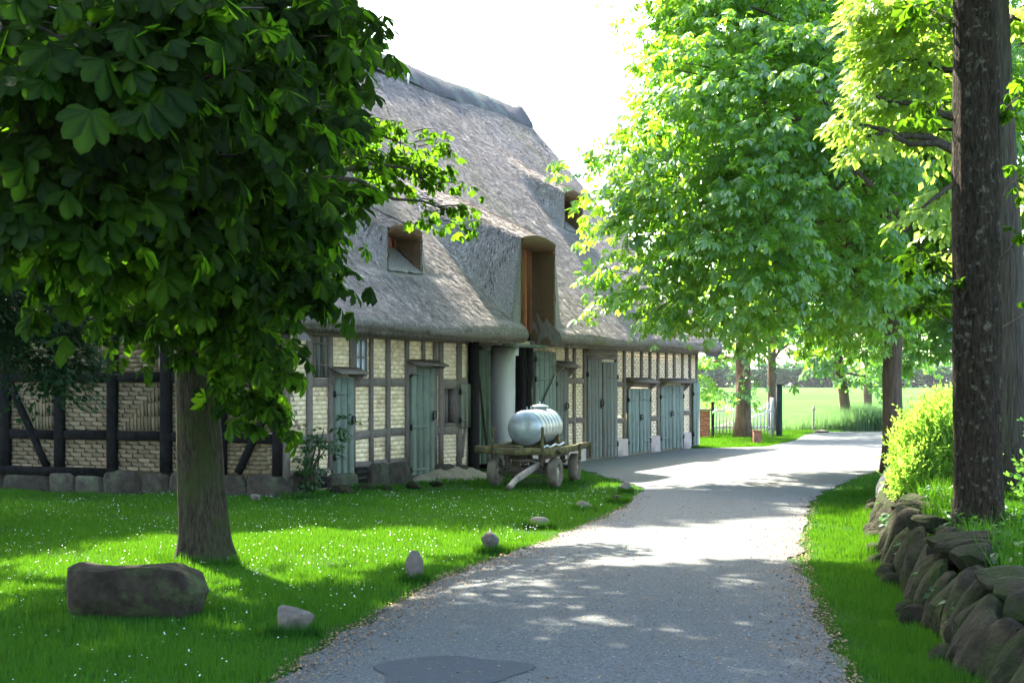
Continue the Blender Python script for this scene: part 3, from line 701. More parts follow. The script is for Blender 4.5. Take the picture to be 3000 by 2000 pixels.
# right half
FP2 = [(11.18, 11.31, .3), (11.62, 11.75, .3), (12.22, 12.37, .05), (14.25, 14.36, .05), (14.80, 14.95, .3), (16.66, 16.80, .3), (17.28, 17.43, .3), (19.29, 19.42, .3), (20.0, 20.06, .3), (20.52, 20.66, .02)]
for t0, t1, zl in FP2: post(t0, t1, zl, 2.56)
for t0, t1 in ((15.40, 15.51), (16.03, 16.18), (17.94, 18.10), (18.58, 18.74), (19.91, 20.0)): post(t0, t1, 1.9, 2.56)
for a0, a1, za, zb in ((11.31, 11.62, 1.80, 1.80), (11.75, 12.22, 1.80, 1.80), (11.31, 11.62, .92, .92), (11.75, 12.22, .92, .92), (14.36, 14.80, 1.725, 1.725), (14.36, 14.80, .86, .86),
                       (16.80, 17.28, 1.71, 1.71), (16.80, 17.28, .85, .85), (19.42, 20.0, 1.80, 1.80), (19.42, 20.0, .95, .95), (20.06, 20.52, 1.82, 1.82)):
    rail(a0, a1, za, zb, .12)
rail(12.3, 14.3, 2.47, 2.47, .17, PO + .012, name='lintel'); rail(12.37, 14.25, 2.34, 2.34, .07, PO + .03, name='lintel')
rail(15.0, 16.66, 1.71, 1.69, .11, PO, name='lintel'); rail(9.3, 20.66, 2.58, 2.58, .10, PO + .016, name='wall_plate')
for b_ in ((12.2, 1.75, 11.98, .97), (14.42, 1.66, 14.76, .95), (12.0, .86, 11.85, .3), (14.74, .8, 14.5, .3)):
    part('brace', MB().beam((b_[0], .03, b_[1]), (b_[2], .03, b_[3]), .07, .05, (0, -1, 0)), 'timber_grey')
# infill bricks
fb = MB(); fbp = MB()
def panel(t0, t1, z0, z1, pink=False):
    for (a, b, c, d_) in bricks_in(t0, t1, z0, z1, 'course', rr_):
        (fbp if pink else fb).box((a, .004 - rr_.uniform(0, .003), c), (b, .02, d_), rr_.uniform(0, 1))
for a0, a1 in ((.10, .60), (.75, 1.25), (2.08, 2.57), (2.68, 3.14), (3.27, 3.83)):
    if a0 != .75 and a0 != 2.08: panel(a0, a1, 1.835, 2.5)
    panel(a0, a1, .95, 1.69); panel(a0, a1, .42 if a0 > 2 else .38, .82)
panel(1.36, 1.92, 1.98, 2.5); panel(2.46, 2.57, 1.84, 2.5)
for a0, a1 in ((3.95, 4.46), (4.56, 4.9)): panel(a0, a1, 2.17, 2.5)
panel(5.02, 5.12, .95, 2.5); panel(5.02, 5.12, .2, .8)
panel(5.27, 5.86, 1.825, 2.5, True); panel(5.27, 5.86, .22, .8, True); panel(6.04, 6.3, 1.86, 2.5, True); panel(6.04, 6.3, .22, 1.7, True)
panel(5.27, 5.34, .94, 1.69, True); panel(5.81, 5.86, .94, 1.69, True)
panel(9.32, 11.18, 2.2, 2.5, True)
for a0, a1 in ((11.31, 11.62), (11.75, 12.22), (14.36, 14.80)):
    panel(a0, a1, 1.865, 2.52, True); panel(a0, a1, .98, 1.74, True); panel(a0, a1, .3, .86, True)
for a0, a1 in ((14.95, 15.40), (15.51, 16.03), (16.18, 16.66), (16.80, 17.28), (17.43, 17.94), (18.10, 18.58), (18.74, 19.29), (19.42, 19.91), (20.06, 20.52)): panel(a0, a1, 1.87, 2.52, True)
for a0, a1 in ((16.80, 17.28), (19.42, 20.0)): panel(a0, a1, .91, 1.66 if a0 < 18 else 1.74, True); panel(a0, a1, .4, .79 if a0 < 18 else .89, True)
o = fb.obj('brickwork', 'brick_cream', wo); o['kind'] = 'stuff'; o = fbp.obj('brickwork', 'brick_pink', wo); o['kind'] = 'stuff'

def door(t0, t1, z0, z1, n, m='door', y=-.03, hinge='l', label=None, rot=0, handle=True, hinges=(.18, .82), par=barn):
    """boarded door: planks as sub-parts on a ledged back, iron straps"""
    W_ = t1 - t0; H_ = z1 - z0
    b = MB(); b.box((.02, .004, .02), (W_ - .02, .035, H_ - .02))
    d_ = b.obj('door', m, par, (t0, y, z0), (0, 0, rot))
    if label: d_['label'] = label
    xs_ = [0]; r = random.Random(int(t0 * 100))
    for i in range(n): xs_.append(xs_[-1] + r.uniform(.85, 1.15))
    xs_ = [v / xs_[-1] * W_ for v in xs_]
    for i in range(n):
        MB().box((xs_[i] + .003, -.022 - r.uniform(0, .005), r.uniform(0, .015)), (xs_[i + 1] - .003, .003, H_ - r.uniform(0, .012)), bev=.005).obj('plank', m, d_)
    for f in hinges:
        a, c = (0, W_ * .62) if hinge == 'l' else (W_ * .38, W_)
        MB().box((a, -.034, H_ * f - .018), (c, -.028, H_ * f + .018), bev=.003).obj('hinge_strap', m, d_)
        xp = -.02 if hinge == 'l' else W_ + .02
        MB().tube([(xp, -.035, H_ * f - .05), (xp, -.035, H_ * f + .05)], .022, 8).obj('hinge_pin', 'iron', d_)
    if handle:
        xh = W_ - .07 if hinge == 'l' else .07
        MB().box((xh - .03, -.05, H_ * .50), (xh + .03, -.03, H_ * .58), bev=.01).tube([(xh, -.03, H_ * .52), (xh, -.09, H_ * .53), (xh, -.09, H_ * .58), (xh, -.03, H_ * .59)], .012, 6).obj('latch', 'iron', d_)
    return d_
def hood(t0, t1, z0, z1, m='timber_grey', proj=.26):
    h = MB(); h.add([(t0, .0, z1), (t1, .0, z1), (t1, -proj, z0 + .02), (t0, -proj, z0 + .02), (t0, .0, z1 - .03), (t1, .0, z1 - .03), (t1, -proj, z0 - .01), (t0, -proj, z0 - .01)],
                    np.array([[0, 1, 2, 3], [4, 7, 6, 5], [0, 3, 7, 4], [1, 5, 6, 2], [2, 6, 7, 3], [0, 4, 5, 1]]))
    ho = part('door_hood', h, m)
    for t in (t0 + .06, t1 - .06):
        MB().add([(t - .025, 0, z1 - .05), (t - .025, -proj * .85, z0 - .005), (t - .025, 0, z0 - .22), (t + .025, 0, z1 - .05), (t + .025, -proj * .85, z0 - .005), (t + .025, 0, z0 - .22)],
                 [np.array([[0, 1, 2], [3, 5, 4]]), np.array([[0, 3, 4, 1], [1, 4, 5, 2]])]).obj('bracket', m, ho)
door(1.38, 1.98, .27, 1.86, 3, label='narrow green door under a small hood beside the window'); hood(1.25, 2.14, 1.90, 2.02)
door(3.97, 4.87, .10, 2.04, 4, label='green plank door beside the dark opening', hinges=(.06, .45, .93)); hood(3.84, 5.04, 2.06, 2.17)
part('post', MB().beam((1.37, .0, .3), (1.37, .0, 1.88), .05, .06, (0, -1, 0)), 'timber_grey')
# shuttered opening: two narrow pale boards
sh = part('shutter', MB().box((.75, .005, 1.84), (1.25, .03, 2.5)), 'dark')
for a0, a1 in ((.765, .83), (.845, .985), (1.04, 1.17), (1.185, 1.24)): MB().box((a0, -.025, 1.85), (a1, .003, 2.49), bev=.005).obj('shutter_board', 'timber_grey' if a1 - a0 < .1 else 'door_dull', sh)
for z in (2.02, 2.36): MB().box((.78, -.034, z), (1.22, -.026, z + .03), bev=.002).obj('hinge_strap', 'timber_grey', sh)
# small glazed window
wn = MB()
for a0, a1, z0, z1 in ((2.08, 2.115, 1.86, 2.5), (2.425, 2.46, 1.86, 2.5), (2.115, 2.425, 1.86, 1.90), (2.115, 2.425, 2.455, 2.5), (2.262, 2.282, 1.9, 2.455)): wn.box((a0, -.03, z0), (a1, .012, z1))
wn.box((2.115, -.027, 2.165), (2.262, .01, 2.185)); wn.box((2.282, -.027, 2.165), (2.425, .01, 2.185))
wn = part('window', wn, 'timber_grey', label='small four-pane window beside the narrow door')
for a0, a1 in ((2.115, 2.262), (2.282, 2.425)):
    for z0, z1 in ((1.9, 2.165), (2.185, 2.455)): MB().box((a0, -.008, z0), (a1, .004, z1)).obj('pane', 'glass', wn)
# dark unglazed opening with frame and opened shutter
of = MB()
for a0, a1, z0, z1 in ((5.30, 5.345, .97, 1.69), (5.805, 5.85, .97, 1.69), (5.345, 5.805, .95, 1.01), (5.345, 5.805, 1.645, 1.69)): of.box((a0, -.02, z0), (a1, .2, z1))
ofo = part('window', of, 'timber_grey', label='dark open window hole with a central bar')
MB().box((5.56, .06, 1.01), (5.62, .11, 1.645)).obj('mullion', 'timber_grey', ofo)
MB().box((5.2, .9, .5), (6.2, .95, 2.4)).obj('shade_backing', 'dark', ofo)  # near-black sheet paints the unlit space behind the hole
d_ = door(5.88, 6.36, .90, 1.74, 3, 'door_dull', y=-.05, handle=False, label='faded shutter folded open beside the dark window'); d_.name = 'shutter'
# the gateway recess
rc = MB(); rc.box((8.70, .0, 0), (8.98, .63, 2.55)); rc.box((8.702, .631, 1.73), (8.98, .95, 2.55)); part('gateway_shade', MB().box((8.72, .632, 0), (8.98, .95, 1.728)), 'dark'); part('gateway_wall', rc, 'plaster', label='white plastered wall inside the gateway')  # dark box paints the shade in the gap beside the plaster
part('gateway_wall', MB().box((6.3, .345, 0), (6.62, .95, 2.5)), 'plaster')
part('gateway_ceiling', MB().box((6.62, .0, 2.50), (8.70, .95, 2.56)), 'timber_grey')
part('gateway_shade', MB().box((6.62, .95, 0), (8.98, 1.0, 2.55)), 'dark')  # dark back sheet paints the unlit depth of the passage
post(6.32, 6.62, .05, 2.54, 'timber_black', .12, 'gate_post')
part('gate_post', MB().beam((8.80, -.0, .1), (8.80, 0, 2.5), .20, .16, (0, -1, 0), wob=.02), 'timber_black')
part('gate_post', MB().beam((9.08, -.01, 1.0), (9.16, -.01, 2.5), .22, .14, (0, -1, 0), wob=.03), 'timber_black', label='charred crooked gate post')
part('brace', MB().beam((8.75, -.06, 2.45), (9.0, -.06, 1.75), .09, .07, (0, -1, 0)), 'timber_black')
part('lintel', MB().beam((7.4, -.30, 2.50), (9.3, -.30, 2.50), .07, .16, (0, -1, 0)), 'door', label='pale green board under the eaves')
gl = door(6.72, 8.38, .12, 2.42, 8, 'door', y=.50, handle=False, label='green gate leaf standing inside the gateway', hinges=(.15, .85))
MB().beam((.95, -.04, 2.25), (1.45, -.04, .25), .05, .03, (0, -1, 0)).obj('brace', 'iron', gl)
MB().beam((.95, -.04, 2.25), (1.02, -.04, .9), .04, .03, (0, -1, 0)).obj('brace', 'iron', gl)
g2 = door(9.36, 10.45, .32, 2.42, 5, 'door', y=-.07, handle=False, label='green gate leaf folded back against the front wall', hinges=(.3, .72, .92))
MB().beam((.95, -.045, 1.6), (.08, -.045, .85), .04, .02, (0, -1, 0)).obj('brace', 'iron', g2)
door(10.58, 11.17, .25, 2.06, 3, 'door_dull', label='narrow dull green door behind the water tank'); hood(10.5, 11.45, 2.10, 2.24)
# double doors
door(12.39, 13.28, .03, 2.31, 4, 'door_dull', label='left leaf of the tall double door', hinges=(.13, .84)); door(13.31, 14.23, .02, 2.25, 4, 'door_dull', hinge='r', y=-.045, label='right leaf of the tall double door', handle=False, hinges=(.13, .84))
door(15.06, 15.82, .03, 1.63, 3, 'door', label='left leaf of the middle double door', handle=False); door(15.85, 16.62, .03, 1.63, 3, 'door', hinge='r', label='right leaf of the middle double door')
hood(15.0, 16.80, 1.76, 1.89)
door(17.45, 18.33, .03, 1.70, 3, 'door', label='left leaf of the end double door'); door(18.38, 19.27, .03, 1.70, 3, 'door', hinge='r', label='right leaf of the end double door', handle=False)
hood(17.38, 19.6, 1.76, 1.88)
door(20.05, 20.64, .05, 1.77, 3, 'door', y=-.07, handle=False, label='green board leaf at the far corner of the barn')
# foundations of the front
t = .12; k = 0
segs = [(.1, .42, .34), (.42, .78, .36), (1.22, 2.06, .27), (2.5, 3.1, .38), (3.1, 3.95, .36), (4.9, 5.6, .24), (5.6, 6.3, .2)]
for a0, a1, h in segs:
    V, F = rock((a1 - a0, .34, h + .25), 400 + k, cuts=4, depth=(1.0, 1.3), rough=.03, sub=3, sq=.32); V[:, 2] -= .23; V[:, 0] += (a0 + a1) / 2; V[:, 1] += .04
    part('foundation_stone', MB().add(V, F), 'plinth'); k += 1
for a0, a1 in ((.80, 1.2), (2.1, 2.48)):
    v_ = part('vent', MB().box((a0, -.02, .08), (a1, .03, .37)), 'dark', label='dark cellar vent in the foundation')
    for z in (.16, .26): MB().box((a0 + .02, -.03, z), (a1 - .02, -.018, z + .03)).obj('vent_bar', 'plinth', v_)
for a0, a1, h in ((9.0, 11.2, .28), (11.2, 12.3, .3), (14.27, 15.05, .42), (16.64, 17.43, .42), (19.29, 20.02, .42)):
    part('foundation_stone', MB().box((a0, -.06, -.1), (a1, .02, h), bev=.03), 'plinth_pink')
# ------------------------------------------------------------------ loose stones, wall, wagon, gate
def stone_thing(name, loc, size, seed, m, label, rz=0, tilt=(0, 0), sink=.08, cat='stone', group=None, cuts=9, depth=(.62, .9), rough=.05):
    V, F = rock(size, seed, cuts=cuts, depth=depth, rough=rough); V[:, 2] -= sink * size[2]
    o = MB().add(V, F).obj(name, m, None, (loc[0], loc[1], float(ground_z(loc[0], loc[1]))), (tilt[0], tilt[1], rz), smooth=False)
    for p_ in o.data.polygons: p_.use_smooth = True
    try: o.data.set_sharp_from_angle(angle=R(28))
    except Exception: pass
    return tag(o, label, cat, group)
G_ = 'stones along the edge of the lawn'
# large flat-topped boulder
V, F = rock((1.06, .62, .56), 21, cuts=6, depth=(.95, 1.25), rough=.06, sq=.5)
zt_ = .44 + .025 * np.sin(V[:, 0] * 7) - .05 * np.clip(V[:, 0] - .2, 0, 1) + .03 * vnoise(V, 5, 3)
V[:, 2] = np.where(V[:, 2] > zt_, zt_ + (V[:, 2] - zt_) * .10, V[:, 2])
V[:, 1] += np.where(V[:, 2] < .25, .05, 0) ; V[:, 0] += np.where((V[:, 0] > .3) & (V[:, 2] > .3), -.07, 0); V[:, 2] -= .10
o = MB().add(V, F).obj('boulder', 'boulder', None, (-2.87, 11.75, 0), (R(-3), R(1.5), R(-6)), smooth=True)
o.data.set_sharp_from_angle(angle=R(30))
tag(o, 'large dark flat-topped boulder lying on the lawn', 'boulder')
stone_thing('edge_stone', (-1.53, 10.7), (.40, .36, .36), 5, 'stone_pale', 'squat square stone nearest the camera on the lawn edge', .3, group=G_, cuts=16, depth=(.45, .66), rough=.03)
stone_thing('edge_stone', (-.86, 13.5), (.17, .16, .34), 8, 'stone_pale', 'upright rounded stone standing like a marker on the lawn', .2, group=G_, cuts=9, depth=(.62, .95))
stone_thing('edge_stone', (-.21, 15.85), (.27, .25, .28), 12, 'stone_pale', 'pointed pale stone in the sunlit strip of lawn', .8, group=G_, cuts=14, depth=(.45, .8))
stone_thing('edge_stone', (.33, 18.55), (.30, .24, .16), 15, 'stone_pale', 'flat stone almost sunk in the grass between taller stones', .1, group=G_)
stone_thing('edge_stone', (.99, 21.0), (.27, .25, .21), 18, 'stone_pale', 'rounded stone in the shaded grass by the bend of the road', .5, group=G_)
stone_thing('edge_stone', (1.53, 22.5), (.30, .24, .15), 19, 'stone', 'low dark stone half hidden in grass near the road', .9, group=G_)
stone_thing('edge_stone', (1.80, 24.4), (.20, .18, .22), 23, 'stone_pale', 'small pale stone farthest along the lawn edge', .2, group=G_)
stone_thing('edge_stone', (-3.85, 23.05), (.17, .15, .13), 29, 'stone_pale', 'small pale stone in the grass below the gable wall', .2)
stone_thing('flat_stone', (10.9, 54.2), (.62, .4, .14), 31, 'stone_pale', 'flat whitish stone at the far road side', .1)
# rubble at the foot of the barn front
for i, (x, y, s_) in enumerate(((-2.75, 24.0, .3), (-2.45, 24.6, .26), (-2.15, 24.9, .22), (-1.75, 25.6, .25), (-1.4, 26.1, .2))):
    stone_thing('rubble_stone', (x + .12, y - .12), (s_ * 1.3, s_, s_ * .6), 50 + i, 'stone', ['largest rubble stone, beside the climbing shrub at the barn foot', 'second rubble stone along the barn foot from the climbing shrub', 'middle one of five rubble stones below the barn front', 'fourth rubble stone along the barn foot from the climbing shrub', 'smallest rubble stone, nearest the taller green plank door'][i], i * .7, group='rubble below the barn front')

# earth heaped at the barn foot
n1, n2 = 40, 16; V = []
for i in range(n1):
    for j in range(n2):
        a_ = i / (n1 - 1); b_ = j / (n2 - 1); t_ = 3.9 + 3.0 * a_; w_ = .06 - .85 * b_
        z_ = .27 * math.sin(a_ * math.pi) ** .7 * (1 - b_) ** 1.3 + .02 * math.sin(t_ * 9 + b_ * 7) - .02
        V.append((t_, w_, z_ + rng.normal() * .008))
idx = np.arange(n1 * n2).reshape(n1, n2)
em = MB().add(V, np.stack([idx[:-1, :-1], idx[:-1, 1:], idx[1:, 1:], idx[1:, :-1]], -1).reshape(-1, 4)).obj('earth_bank', 'dirt', None, barn.location, (0, 0, barn.rotation_euler.z), smooth=True)
tag(em, kind='structure')

# ---- dry stone wall of leaning slabs
sw = empty('stone_wall', (3.7, 15.0, 0), 0, 'dry wall of big leaning mossy stones holding up the bank', 'stone wall')
y = 6.2; k = 0; r_ = random.Random(11)
while y < 25.2:
    wd_ = r_.uniform(.26, .46) * (1 if y < 20 else 1.3)
    x = float(wall_x(y + wd_ / 2)); h = r_.uniform(.50, .74)
    V, F = rock((.30, wd_ * 1.12, h), 500 + k, cuts=14, depth=(.62, .98), rough=.045, sub=3, sq=.7)
    V[:, 2] -= .08
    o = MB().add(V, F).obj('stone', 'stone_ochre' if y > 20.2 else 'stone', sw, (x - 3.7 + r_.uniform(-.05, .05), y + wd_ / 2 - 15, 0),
                           (R(r_.uniform(-26, -6)), R(r_.uniform(16, 30)), R(-12 + r_.uniform(-14, 14))), smooth=True)
    o.data.set_sharp_from_angle(angle=R(20))
    if r_.random() < .62:
        V, F = rock((r_.uniform(.28, .44), wd_ * r_.uniform(.9, 1.3), r_.uniform(.14, .22)), 700 + k, cuts=12, depth=(.62, .98), rough=.045, sub=3, sq=.7)
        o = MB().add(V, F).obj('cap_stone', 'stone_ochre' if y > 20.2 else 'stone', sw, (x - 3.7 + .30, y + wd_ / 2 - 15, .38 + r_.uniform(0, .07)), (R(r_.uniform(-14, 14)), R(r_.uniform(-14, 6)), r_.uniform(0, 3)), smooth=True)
        o.data.set_sharp_from_angle(angle=R(20))
    if r_.random() < .5:
        V, F = rock((.24, .22, .2), 900 + k, cuts=9, sub=2)
        MB().add(V, F).obj('foot_stone', 'stone', sw, (x - 3.7 - .16, y - 15, -.04), (0, 0, r_.uniform(0, 3)))
    y += wd_ * .86; k += 1

# ---- wagon and tank: local x to its left side, y backwards
wg = empty('farm_wagon', (.22, 25.95, 0), R(-14), 'old four-wheeled farm wagon with mossy plank deck and drawbar', 'wagon')
def wheel(x, y, steer=0):
    w_ = empty('wheel', (x, y, .25), steer); w_.parent = wg
    prof = [(.125, -.055), (.15, -.075), (.20, -.08), (.235, -.072), (.25, -.05), (.254, 0), (.25, .05), (.235, .072), (.20, .08), (.15, .075), (.125, .055)]
    MB().lathe(prof, (0, 0, 0), (1, 0, 0), 28).obj('tyre', 'tyre', w_, smooth=True)
    rm = MB(); rm.lathe([(.13, -.058), (.135, -.03), (.10, -.025), (.06, -.045), (.045, -.06), (0.0, -.06)], (0, 0, 0), (1, 0, 0), 20)
    rm.lathe([(.13, .058), (.135, .03), (.10, .025), (.06, .045), (.045, .06), (0.0, .06)], (0, 0, 0), (1, 0, 0), 20)
    for i in range(5):
        a = i * 2 * math.pi / 5
        for sg in (-1, 1): rm.lathe([(.011, -.008), (.011, .008), (0, .008)], (sg * .035, .075 * math.cos(a), .075 * math.sin(a)), (sg, 0, 0), 6)
    rm.obj('rim', 'rim', w_, smooth=True)
    return w_
for x in (-.52, .52): wheel(x, 0, R(-5)); wheel(x, 1.62)
for y in (0, 1.62):
    MB().tube([(-.5, y, .25), (.5, y, .25)], .032, 8).box((-.3, y - .05, .22), (.3, y + .05, .33)).obj('axle', 'wagon_iron', wg)
    MB().box((-.34, y - .06, .33), (-.26, y + .06, .47)).box((.26, y - .06, .33), (.34, y + .06, .47)).tube([(-.34, y - .2, .38), (-.34, y, .34), (-.34, y + .2, .38)], .018, 6).tube([(.34, y - .2, .38), (.34, y, .34), (.34, y + .2, .38)], .018, 6).obj('bolster', 'wagon_iron', wg)
MB().lathe([(0, -.02), (.22, -.02), (.22, .02), (0, .02)], (0, 0, .45), (0, 0, 1), 20).obj('turntable', 'wagon_iron', wg)
MB().beam((-.3, -.1, .52), (-.3, 1.95, .52), .09, .12, (0, 0, 1)).beam((.3, -.1, .52), (.3, 1.95, .52), .09, .12, (0, 0, 1)).obj('chassis_beam', 'wagon_iron', wg)
for i in range(9):
    y = -.16 + i * .235; e = r_.uniform(-.04, .04)
    MB().box((-.66 + e, y + .004, .60 + r_.uniform(-.004, .004)), (.62 + e + (.12 if i in (7, 8) else 0), y + .228, .645), bev=.008).obj('deck_plank', 'wagon_wood', wg)
MB().beam((-.82, -.20, .62), (.56, -.20, .60), .12, .07, (0, -1, 0), wob=.012).obj('front_beam', 'wagon_wood', wg)
MB().beam((-.80, -.15, .685), (.0, -.15, .685), .035, .05, (0, -1, 0)).obj('front_rail', 'wagon_wood', wg)
MB().beam((.62, -.1, .62), (.70, 1.95, .64), .11, .06, (1, 0, 0), wob=.012).obj('side_beam', 'wagon_wood', wg)
MB().beam((-.66, -.1, .62), (-.66, 1.95, .64), .11, .06, (1, 0, 0), wob=.012).obj('side_beam', 'wagon_wood', wg)
for x, y in ((-.5, -.245), (.36, -.245), (.72, 1.1), (.76, 1.85)):
    MB().beam((x, y, .50 if y < 0 else .42), (x, y, 1.02 if y < 0 else .70), .045, .035, (0, -1, 0), wob=.003, bev=.006).obj('stake', 'wagon_wood', wg)
MB().beam((.28, .05, .42), (-.02, -.52, .16), .085, .10, (0, 0, 1), wob=.01).beam((-.02, -.52, .16), (-.10, -.74, .03), .075, .085, (0, 0, 1)).obj('drawbar', 'drawbar', wg)
MB().beam((.12, .1, .34), (.02, -.46, .17), .05, .06, (0, 0, 1)).tube([(-.09, -.70, .05), (-.115, -.78, .03)], .045, 8).obj('drawbar_brace', 'wagon_iron', wg)
MB().tube([(-.4, .1, .30), (.4, .1, .28)], .014, 6).tube([(-.42, .05, .2), (0, .1, .12), (.42, .05, .2)], .012, 6).obj('steering_rod', 'wagon_iron', wg)
tk = empty('water_tank', (.22, 25.95, 0), R(-14), 'silvery white horizontal water tank lying on the farm wagon', 'tank')
ax0, rad_, tl_ = .10, .305, 1.62; zc_ = .66 + rad_ + .02
prof = [(0, -.12)] + [(rad_ * math.sin(a), -.12 * math.cos(a) ** 1.0) for a in np.linspace(.12, math.pi / 2, 9)] + [(rad_ + .004, .02), (rad_ + .004, .03), (rad_, .035)]
for s_ in np.linspace(.3, tl_ - .3, 5): prof += [(rad_, s_ - .012), (rad_ + .005, s_ - .006), (rad_ + .005, s_ + .006), (rad_, s_ + .012)]
prof += [(rad_, tl_ - .035), (rad_ + .004, tl_ - .03), (rad_ + .004, tl_ - .02)] + [(rad_ * math.sin(a), tl_ + .12 * math.cos(a)) for a in np.linspace(math.pi / 2, .12, 9)] + [(0, tl_ + .12)]
MB().lathe(prof, (-.02, ax0, zc_), (0, 1, 0), 40).obj('shell', 'tank', tk, smooth=True)
MB().lathe([(.12, -.06), (.12, .03), (.15, .035), (.15, .05), (.145, .06), (.05, .085), (.02, .09), (0, .09)], (-.02, ax0 + 1.12, zc_ + rad_), (0, 0, 1), 24).tube([(-.02, ax0 + 1.12, zc_ + rad_ + .08), (-.02, ax0 + 1.12, zc_ + rad_ + .13)], .02, 6).obj('lid', 'tank', tk, smooth=True)
for y in (.12, .42, .68): MB().tube([(-.02, ax0 + y, zc_ + rad_ - .02), (-.02, ax0 + y, zc_ + rad_ + .06)], .012, 6).obj('fitting', 'tank', tk)
MB().tube([(.18, ax0 + 1.3, zc_ - .18), (.27, ax0 + 1.34, zc_ - .2), (.29, ax0 + 1.34, zc_ - .28)], .02, 6).obj('valve', 'stain', tk)
for y in (.25, 1.35):
    V = []; nA = 14
    for i in range(nA):
        a = R(205) + R(130) * i / (nA - 1); V += [(-.02 + rad_ * 1.005 * math.cos(a), ax0 + y - .05, zc_ + rad_ * 1.005 * math.sin(a)), (-.02 + rad_ * 1.005 * math.cos(a), ax0 + y + .05, zc_ + rad_ * 1.005 * math.sin(a)),
                                                      (-.02 + .30 * (i / (nA - 1) * 2 - 1), ax0 + y - .05, .65), (-.02 + .30 * (i / (nA - 1) * 2 - 1), ax0 + y + .05, .65)]
    MB().add(V, np.array([q for i in range(nA - 1) for q in ((i * 4, i * 4 + 4, i * 4 + 6, i * 4 + 2), (i * 4 + 1, i * 4 + 3, i * 4 + 7, i * 4 + 5), (i * 4, i * 4 + 1, i * 4 + 5, i * 4 + 4))])).obj('saddle', 'wagon_wood', tk)
MB().tube([(.30, ax0 + y_, .665 + .02 * math.sin(y_ * 9)) for y_ in np.linspace(0, 1.6, 8)], .02, 6).obj('base_rail', 'tank', tk)

# ---- picket gate and posts
gt_ = empty('picket_gate', (6.62, 50.0, 0), 0, 'white picket gate beyond the barn, rising towards its right end', 'gate')
for i in range(17):
    x = i * .112; h = .93 + .04 * math.sin(i * .4) + (.28 * ((i - 11) / 5) ** 2 if i > 11 else 0)
    MB().add([(x, -.015, .12), (x + .05, -.015, .12), (x + .05, -.015, h), (x + .025, -.015, h + .05), (x, -.015, h), (x, .015, .12), (x + .05, .015, .12), (x + .05, .015, h), (x + .025, .015, h + .05), (x, .015, h)],
             [np.array([[0, 1, 2, 3, 4], [9, 8, 7, 6, 5]]), np.array([[0, 5, 6, 1], [1, 6, 7, 2], [2, 7, 8, 3], [3, 8, 9, 4], [4, 9, 5, 0]])]).obj('picket', 'white', gt_)
for z in (.28, .82): MB().box((-.03, .017, z), (1.93, .05, z + .07)).obj('rail', 'white', gt_)
MB().beam((0, .06, .3), (1.85, .06, .84), .06, .025, (0, -1, 0)).obj('brace', 'white', gt_)
MB().box((1.80, .02, .05), (1.92, .09, 1.28)).obj('hinge_stile', 'white', gt_)
for x, h, w_, lb in ((6.52, 1.10, .10, 'short dark gate post at the barn end of the picket gate'), (8.68, 1.68, .18, 'tall dark gate post right of the picket gate')):
    p_ = empty('gate_post', (x, 49.9, 0), 0, lb, 'post', 'dark gate posts')
    MB().box((-w_ / 2, -w_ / 2, -.05), (w_ / 2, w_ / 2, h), bev=.015).obj('shaft', 'post_dark', p_)
    MB().box((-w_ / 2 - .02, -w_ / 2 - .02, h), (w_ / 2 + .02, w_ / 2 + .02, h + .04), bev=.012).obj('cap', 'post_dark', p_)
# brick garden wall between barn and gate
bw = empty('brick_wall', (5.75, 49.4, 0), 0, 'low red brick garden wall at the far corner of the barn', 'wall')
MB().box((-.55, .02, -.05), (.62, .26, .86)).obj('core', 'mortar', bw)
rows = MB()
for i in range(12):
    x = -.56 - (.12 if i % 2 else 0)
    while x < .62:
        a, b = max(x, -.56), min(x + .235, .63)
        if b - a > .03: rows.box((a + .005, 0, i * .072 + .005), (b - .005, .1, (i + 1) * .072 - .005), rr_.uniform(0, 1)); rows.box((a + .005, .18, i * .072 + .005), (b - .005, .28, (i + 1) * .072 - .005), rr_.uniform(0, 1))
        x += .235
o = rows.obj('brickwork', 'red_brick', bw); o['kind'] = 'stuff'
MB().box((-.6, -.04, .87), (.67, .32, .93), bev=.02).obj('coping', 'stone_pale', bw)
# short red post and a leaning stake by the field
p_ = empty('wooden_post', (7.12, 44.6, 0), 0, 'short reddish wooden post on the grass before the gate', 'post')
MB().box((-.12, -.1, -.05), (.12, .1, .36), bev=.02).obj('shaft', 'red_post', p_)
MB().box((-.135, -.115, .36), (.135, .115, .385), bev=.01).obj('cap', 'red_post', p_)
p_ = empty('marker_stake', (10.9, 55.6, 0), 0, 'thin weathered stake rising from weeds by the far road side', 'stake')
MB().beam((0, 0, -.1), (.03, 0, .95), .07, .06, (0, -1, 0), wob=.006).obj('shaft', 'drawbar', p_)
MB().beam((-.06, 0, .8), (.1, 0, .82), .05, .03, (0, -1, 0)).obj('crosspiece', 'drawbar', p_)
